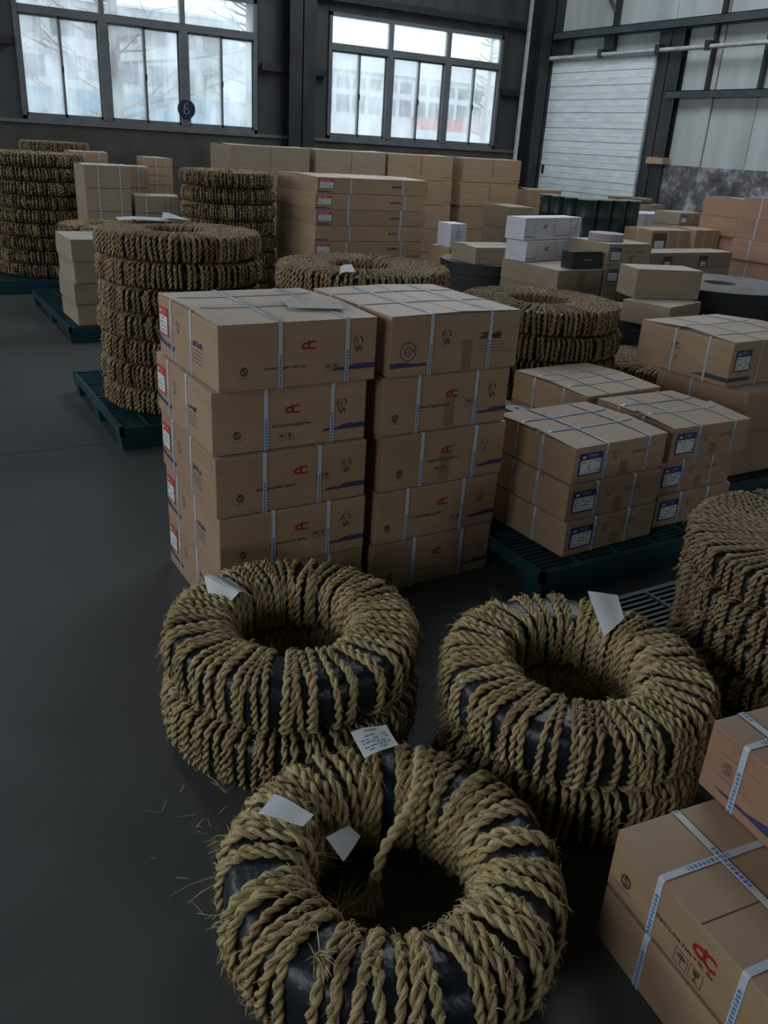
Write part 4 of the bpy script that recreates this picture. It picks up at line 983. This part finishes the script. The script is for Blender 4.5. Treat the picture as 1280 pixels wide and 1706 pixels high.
# right side: big carton on another
def left_blue(t, w, d, h, seed):
    P = FP('left', w, d, .0009)
    m = MB(); logo_dc(m, .42*d, .62*h, .036, P); pr_part('faded_logo', m, 'faint_red', t); m = MB(); icons(m, .36*d, .28*h, .032, P); pr_part('handling_icons', m, 'faint_ink', t)
    m = MB(); poly(m, [(.62*d, .10*h), (.998*d, .10*h), (.998*d, .20*h), (.78*d, .20*h)], P); pr_part('blue_stripe', m, 'blue_ink', t)
def front_big(t, w, d, h, seed):
    class _f: pass
    f = _f(); f.P = FP('front', w, d, .0009)
    sticker(t, f, .055*w, .33*h, .19*w, .48*h, 'paper_blue', 'paper', seed)
    m = MB(); poly(m, [(.002, .10*h), (.30*w, .12*h), (.27*w, .20*h), (.002, .20*h)], f.P); pr_part('blue_stripe', m, 'blue_ink', t)
carton(3.751, 2.794, .632, .66, .63, .242, 'big brown carton with blue corner label, standing on another at right', 'big cartons at right', 2, straps_y=(.36, .80), straps_x=(.40, .76), sw=.016, smat='strap_plain', front=front_big, left=left_blue, seed=101, lift=.02, flap='x')
carton(3.83, 2.70, .387, .66, .63, .242, 'big brown carton directly under the blue-cornered one at right', 'big cartons at right', 0, straps_y=(.36,), straps_x=(.4,), sw=.016, smat='strap_plain', seed=102)
carton(3.80, 2.72, .142, .66, .63, .242, 'lowest big brown carton of the right pallet, mostly hidden', 'big cartons at right', 0, seed=103)

# foreground cartons at the lower right
def left_low(t, w, d, h, seed):
    P = FP('left', w, d, .0009)
    m = MB(); logo_dc(m, .55*d, .60*h, .036, P); pr_part('red_logo', m, 'red_ink', t)
    m = MB(); logo_s(m, .105*d, .36*h, .030, P); stroke(m, [(.045*d, .20*h), (.15*d, .20*h)], .0016, P); pr_part('quality_mark', m, 'dark_ink', t)
    m = MB(); glyph_row(m, .275*d, .40*h, 16, .0088, P, 9, th=.24); pr_part('text_line', m, 'dark_ink', t)
    m = MB(); icons(m, .42*d, .08*h, .036, P); pr_part('handling_icons', m, 'dark_ink', t)
def left_up(t, w, d, h, seed):
    P = FP('left', w, d, .0009)
    m = MB(); poly(m, [(.08*d, .18*h), (.13*d, .15*h), (.70*d, .12*h), (.70*d, .26*h), (.38*d, .26*h), (.28*d, .19*h)], P); pr_part('blue_stripe', m, 'blue_ink', t)
    m = MB(); logo_s(m, .13*d, .52*h, .028, P); pr_part('quality_mark', m, 'faint_ink', t)
    m = MB(); stroke(m, [(.08*d, .68*h), (.30*d, .72*h)], .002, P); stroke(m, [(.08*d, .36*h), (.30*d, .38*h)], .002, P); pr_part('small_print', m, 'faint_ink', t)
carton(1.230, .930, .0, .60, .53, .1645, 'lowest brown carton in the near right corner, in deep shade', 'cartons in the near right corner', -6.4, corner='BL', straps_x=(.276, .72), straps_y=(.27,), sw=.016, seed=110)
carton(1.234, .934, .1645, .60, .53, .1645, 'strapped brown carton with red logo in the near right corner', 'cartons in the near right corner', -6.4, corner='BL', straps_x=(.276, .72), straps_y=(.27,), sw=.0165, left=left_low, seed=111, lift=.003)
carton(1.517, .956, .329, .60, .53, .191, 'upper reddish carton with blue stripe in the near right corner', 'cartons in the near right corner', -6.8, corner='BL', straps_x=(.195, .7), straps_y=(.135, .6), sw=.0165, left=left_up, seed=112, lift=.003, mat='card_red')

# ------------------------------------------------------------------ discs, wheels
def wheel(x, y, z, Rr, rh, th, label, group, mats=('wheel', 'wheel_top'), name='grinding_wheel'):
    t = thing(name, label, 'wheel', (x, y, z+.0005), 0, group); th -= .001
    m = MB(); m.lathe([(Rr-.003, 0), (Rr, .003), (Rr, th-.003), (Rr-.003, th)], 56); part('rim', m, M[mats[0]], t, smooth=False)
    m = MB(); m.lathe([(Rr-.003, th), (rh, th), (rh, 0), (Rr-.003, 0)], 56); part('face', m, M[mats[1]], t)
    return t
def wheel_stack(x, y, z0, n, th, Rr, rh, where, group, mats=('wheel', 'wheel_top'), seed=0):
    rn = random.Random(seed)
    for i in range(n):
        k = n-1-i
        wheel(x+rn.uniform(-.008, .008), y+rn.uniform(-.008, .008), z0+i*th, Rr, rh, th, 'thick black wheel, %s %s' % ('bottom one' if k == n-1 else ORD[k], where), group, mats)
wheel_stack(5.07, 6.75, 0, 7, .106, .45, .13, 'of the stack right of the flat cartons', 'black wheels', seed=1)
wheel_stack(6.10, 4.82, 0, 8, .100, .62, .13, 'of the big stack near the right edge', 'black wheels', seed=2)
wheel_stack(5.02, 4.92, 0, 6, .100, .44, .12, 'of the stack under the plain tilted cartons', 'black wheels', seed=3)
wheel(5.62, 5.75, 1.036, .155, .022, .065, 'pale violet disc lying on the labelled carton, right of the white cartons', None, ('disc_pale', 'disc_pale'), 'abrasive_disc')
wheel(2.74, 3.25, .467, .062, .014, .022, 'small green-grey disc lying behind the labelled cartons', None, ('pallet', 'drum_lid'), 'abrasive_disc')

# plain cartons around the discs
carton(4.70, 6.42, .743, .56, .42, .155, 'small tan carton lying on the black wheels right of the flat pile', None, -2, seed=120, mat='card_grey', lift=.012, straps_y=())
carton(4.80, 4.53, .764, .30, .53, .215, 'dark tan plain carton standing on a wider carton at right', None, 71, corner='BL', seed=121, mat='card_grey', lift=.006)
carton(4.71, 4.54, .602, .50, .38, .160, 'wide tan carton under the plain dark one, on black wheels', None, 16, corner='BL', seed=122, mat='card_grey', lift=.006)
g_lb = 'cartons behind the black wheels'
for i in range(5):
    carton(5.43, 5.50, .1425+(4-i)*.179, .52, .50, .1795, 'tan carton with small blue label, %s of the pile under the pale disc' % ORD[i].replace('fifth from top', 'bottom one'), g_lb, 0, seed=130+i, mat='card_grey', front=front_blue() if i < 2 else None, lift=.006 if i == 0 else 0)
    if i < 4: carton(4.90, 5.50, .1425+(3-i)*.1705, .505, .78, .171, 'tan carton, %s of the pile under the white cartons' % ORD[i].replace('fourth from top', 'bottom one'), g_lb, 0, seed=136+i, mat='card_grey', lift=.006 if i == 0 else 0, front=(lambda t, w, d, h, s: part('tape_patch', MB().box(-.02, .05, -d/2-.0006, -d/2, .1*h, .95*h), M['tape'], t)) if i == 0 else None)
make_pallet(4.86, 5.495, 1.10, .78, 'dark plastic pallet under the pale disc and white cartons')
def white_print(t, w, d, h, seed):
    P = FP('front', w, d, .0009); m = MB()
    for u in (.18, .52, .80, .92): stroke(m, [(u*w, .04*h), (u*w, .96*h)], .004, P)
    stroke(m, [(.01, .15*h), (.18*w, .14*h)], .008, P); stroke(m, [(.55*w, .15*h), (.8*w, .16*h)], .006, P); logo_dc(m, .35*w, .60*h, .035, P); glyph_row(m, .83*w, .45*h, 3, .02, P, seed); pr_part('grey_print', m, 'paper_ink', t)
carton(4.91, 5.965, .8265, .82, .24, .178, 'lower of the two white cartons', 'white cartons', 12, seed=141, mat='card_white', front=white_print, lift=.004)
carton(4.885, 5.99, 1.006, .82, .22, .190, 'upper of the two white cartons', 'white cartons', 12, seed=142, mat='card_white', front=white_print, lift=.006)
bk = thing('black_case', 'small black case in front of the lower white carton', 'case', (5.38, 5.52, .8265), radians(0))
bk.location = (5.225, 5.62, .8265)
m = MB(); m.box(-.16, .16, -.09, .05, 0, .11); part('body', m, M['steel_dark'], bk); m = MB(); m.box(-.162, .162, -.092, .052, .11, .14); l_ = part('lid', m, M['wheel'], bk); m = MB(); m.box(-.03, .05, -.096, -.092, .07, .078); part('clasp', m, M['drum_lid'], bk)
carton(4.77, 7.50, .76, .20, .25, .24, 'small white carton beside the flat pile', None, 0, seed=144, mat='card_white', lift=.006, front=(lambda t, w, d, h, s: (lambda m: (stroke(m, arc(.5*w, .55*h, .03, .03, 0, 360), .005, FP('front', w, d, .001)), stroke(m, [(.5*w, .25*h), (.5*w, .85*h)], .005, FP('front', w, d, .001)), pr_part('ink_print', m, 'paper_ink', t)))(MB())))
EX = 5.13
for i in range(3):
    carton(5.13, 7.48, i*.2533, .30, .36, .2533, 'tan carton beside the flat pile, %s of three' % ('bottom', 'middle', 'top')[i], 'tan cartons beside the flat pile', 0, seed=145+i)
bpy.data.objects[[o.name for o in bpy.data.objects if o.get('label') == 'small white carton beside the flat pile'][0]].location.x = 5.245

# row of seven narrow cartons
for i in range(7):
    x = 7.02+i*.187
    def fr(t, w, d, h, s, i=i):
        m = MB(); m.box(-w*.36, w*.36, -d/2-.004, -d/2, .02, h*.78); part('opening_shade', m, M['card_in'], t) if i in (1, 4) else None  # dark plate on the closed face, shade of the opening as colour
        if i in (1, 4): m = MB(); m.box(-w*.22, w*.22, -d/2-.007, -d/2-.004, .02, h*.42); part('card_insert', m, M['card_white'], t)
    carton(x, 6.50, .66, .184, .34, .165, '%s narrow carton in the low row of seven behind the wheels' % ('leftmost', 'second', 'third', 'fourth', 'fifth', 'sixth', 'rightmost')[i], 'row of seven narrow cartons', 0, seed=150+i, mat='card_grey', front=fr, lift=.008)
for i in range(2):
    carton(7.0, 6.50, .0+i*.33, 1.33, .40, .33, 'long tan carton under the row of seven narrow cartons, %s one' % ('lower', 'upper')[i], 'long cartons under the row', 0, seed=160+i, mat='card_grey')
# cartons with cut openings behind
def opening(t, w, d, h, s):
    m = MB(); m.box(-w*.46, -w*.10, -d/2-.004, -d/2, .12*h, h*.86); part('opening_shade', m, M['card_in'], t)  # dark plate whose colour stands for the shaded inside
    m = MB(); m.box(-w*.40, -w*.16, -d/2-.007, -d/2-.004, .12*h, h*.48); part('card_insert', m, M['card_white'], t)
for i in range(4):
    carton(8.07, 7.5, (3-i)*.238, .66, .46, .238, 'tan carton with a cut front opening, %s of its pile' % ORD[i].replace('fourth from top', 'bottom one'), 'cartons with cut openings', 0, straps_y=(.42, .72), straps_x=(.5,), sw=.016, smat='strap_plain', front=opening if i < 1 else None, seed=165+i, mat='card', lift=.01 if i == 0 else 0)
    carton(8.78, 7.45, (3-i)*.241, .44, .48, .241, 'tan carton with light straps, %s of the pile beside the reddish stack' % ORD[i].replace('fourth from top', 'bottom one'), 'light-strapped cartons', 0, straps_y=(.35, .75), sw=.016, smat='strap_plain', seed=170+i, mat='card', lift=.01 if i == 0 else 0)
for i in range(7):
    carton(9.06, 8.0, (6-i)*.160, .46, .44, .160, 'tan white-label carton, %s of thin pile near the wall' % ORD[i].replace('seventh from top', 'bottom one'), 'thin pile by the right wall', 0, straps_y=(.5,), sw=.016, smat='strap_plain', seed=300+i, mat='card_grey', lift=.006 if i == 0 else 0, front=front_blue() if i == 0 else None)
for i in range(6):
    h = .2315
    carton(8.90+(.0, -.02, -.05, -.04, -.04, -.04)[i], 6.30, (5-i)*h, .62, .66, h, 'reddish carton, %s of the tallest pile at the right edge' % ORD[i].replace('sixth from top', 'bottom one'), 'reddish cartons at the right edge', 0, straps_y=(.32, .80), straps_x=(.4,), sw=.016, smat='strap_plain', seed=180+i, mat='card_red', lift=.008 if i == 0 else 0)
    carton(9.25+(0, -.02, 0, .01, 0, 0)[i], 7.20, (5-i)*.224, .50, .62, .224, 'reddish carton, %s of the pile left of the tallest one' % ORD[i].replace('sixth from top', 'bottom one'), 'reddish cartons at the right edge', 0, straps_y=(.28, .68), sw=.016, smat='strap_plain', seed=190+i, mat='card_red', lift=.008 if i == 0 else 0)
# plastic-wrapped pale box
gb = carton(8.88, 8.60, .864, .86, .5, .19, 'pale blue-white film-wrapped box left of the strapped cartons', None, 0, straps_y=(.24,), sw=.02, smat='strap_plain', seed=200, mat='card_white', lift=.003, name='wrapped_box')
for i in range(3):
    carton(8.88, 8.60, i*.288, .86, .5, .288, 'plain carton under the pale wrapped box, %s of three' % ('bottom', 'middle', 'top')[i], 'plain cartons under the wrapped box', 0, seed=201+i, mat='card_grey')
# green drums
for i, (x, y) in enumerate(((7.59, 8.90), (7.57, 8.66), (7.57, 8.42), (7.545, 8.12), (7.80, 8.13), (8.055, 8.14), (8.31, 8.16))):
    t = thing('green_drum', 'upright dark green drum, %s in the row behind the white cartons' % ('leftmost', 'second from left', 'third from left', 'middle one', 'third from right', 'second from right', 'rightmost')[i], 'drum', (x, y, 0), i, 'row of dark green drums')
    hh = 1.20+(.02 if i < 3 else 0)
    rr_ = .106 if i < 3 else .118; hh = 1.245
    m = MB(); prof = [(rr_-.01, 0), (rr_, .01)]
    for k in range(1, 6): z = hh*k/6; prof += [(rr_, z-.012), (rr_+.004, z), (rr_, z+.012)]
    prof += [(rr_, hh-.02), (rr_+.003, hh-.015)]
    m.lathe(prof, 28); part('shell', m, M['drum'], t, smooth=True)
    m = MB(); m.lathe([(rr_+.003, hh-.015), (rr_+.005, hh-.006), (rr_+.003, hh), (rr_-.008, hh-.002), (rr_-.01, hh-.012), (0, hh-.012)], 28); part('lid', m, M['drum_lid'], t)
# cartons left of the drums
for i in range(4):
    carton(7.05, 9.0, (3-i)*.268, .40, .55, .268, 'tan carton, %s of the pile before the corner column' % ORD[i].replace('fourth from top', 'bottom one'), 'cartons before the corner column', 0, seed=210+i, mat='card_grey', lift=.01 if i == 0 else 0)
for i in range(5):
    carton(8.62, 10.6, (4-i)*.243, .66, .5, .243, 'open tan carton by the white sliding door, %s' % ORD[i].replace('fifth from top', 'bottom one'), 'tan cartons by the sliding door', 0, seed=220+i, mat='card', lift=.03 if i == 0 else .004)
# little ring on a dark carton near the wall
for i in range(4):
    carton(9.25, 9.18, i*.285, .80, .7, .285, 'dark tan carton under the little far ring, %s from the floor' % ('first', 'second', 'third', 'fourth')[i], 'cartons under the little ring', 0, seed=230+i, mat='card_grey')
ring('D', (9.64, 9.50, 1.142), 0, 'little straw-wrapped ring lying on dark cartons before the stained wall', None, (.62, .62, .45))
# board piece on the dado ledge
carton(10.70, 10.0, 1.672, .16, .34, .10, 'small torn brown carton on the ledge of the stained wall', None, 0, seed=240, mat='card', lift=.01)

# left background cartons
for i in range(6):
    h = .225
    carton(1.90, 9.40, (5-i)*h, .46, .50, h, 'greyish carton, %s of the dark pile behind the far left rings' % ORD[i].replace('sixth from top', 'bottom one'), 'dark cartons at the far left', 0, straps_y=(.3, .78), sw=.014, smat='strap_plain', seed=250+i, mat='card_grey', lift=.012 if i == 0 else 0)
for i in range(6):
    carton(2.46, 9.92, (5-i)*.222, .24, .36, .222, 'small dark carton, %s of the narrow pile behind the dark one' % ORD[i].replace('sixth from top', 'bottom one'), 'dark cartons at the far left', 0, straps_y=(.5,), sw=.012, smat='strap_plain', seed=260+i, mat='card_grey', lift=.012 if i == 0 else 0)
for i in range(6):
    carton(2.40, 9.40, (5-i)*.178, .46, .42, .178, 'dark flat carton, %s of the pile below the four light-topped ones' % ORD[i].replace('sixth from top', 'bottom one'), 'dark cartons at the far left', -2, straps_y=(.25, .75), sw=.012, smat='strap_plain', seed=270+i, mat='card_grey', lift=.012 if i == 0 else 0)
for i in range(4):
    carton(3.00, 11.0, (.98)+(3-i)*.105, .30, .45, .105, 'little carton with light top, %s of four under the left window' % ORD[i].replace('fourth from top', 'bottom one'), 'little cartons under the left window', 4, straps_y=(.3, .7), sw=.010, smat='strap_plain', seed=280+i, mat='card', lift=.006 if i == 0 else 0)
for i in range(3):
    carton(2.95, 11.0, i*.3267, .40, .5, .3267, 'plain carton under the four little ones, %s from the floor' % ('first', 'second', 'third')[i], 'plain cartons under the little ones', 0, seed=290+i, mat='card_grey')
for i in range(5):
    carton(2.14, 11.2, (4-i)*.285, .42, .45, .285, 'tan carton with light top, %s of pile right of far left rings' % ORD[i].replace('fifth from top', 'bottom one'), 'light-topped cartons at the far left', 0, straps_y=(.35, .75), sw=.014, smat='strap_plain', seed=295+i, mat='card', lift=.012 if i == 0 else 0)
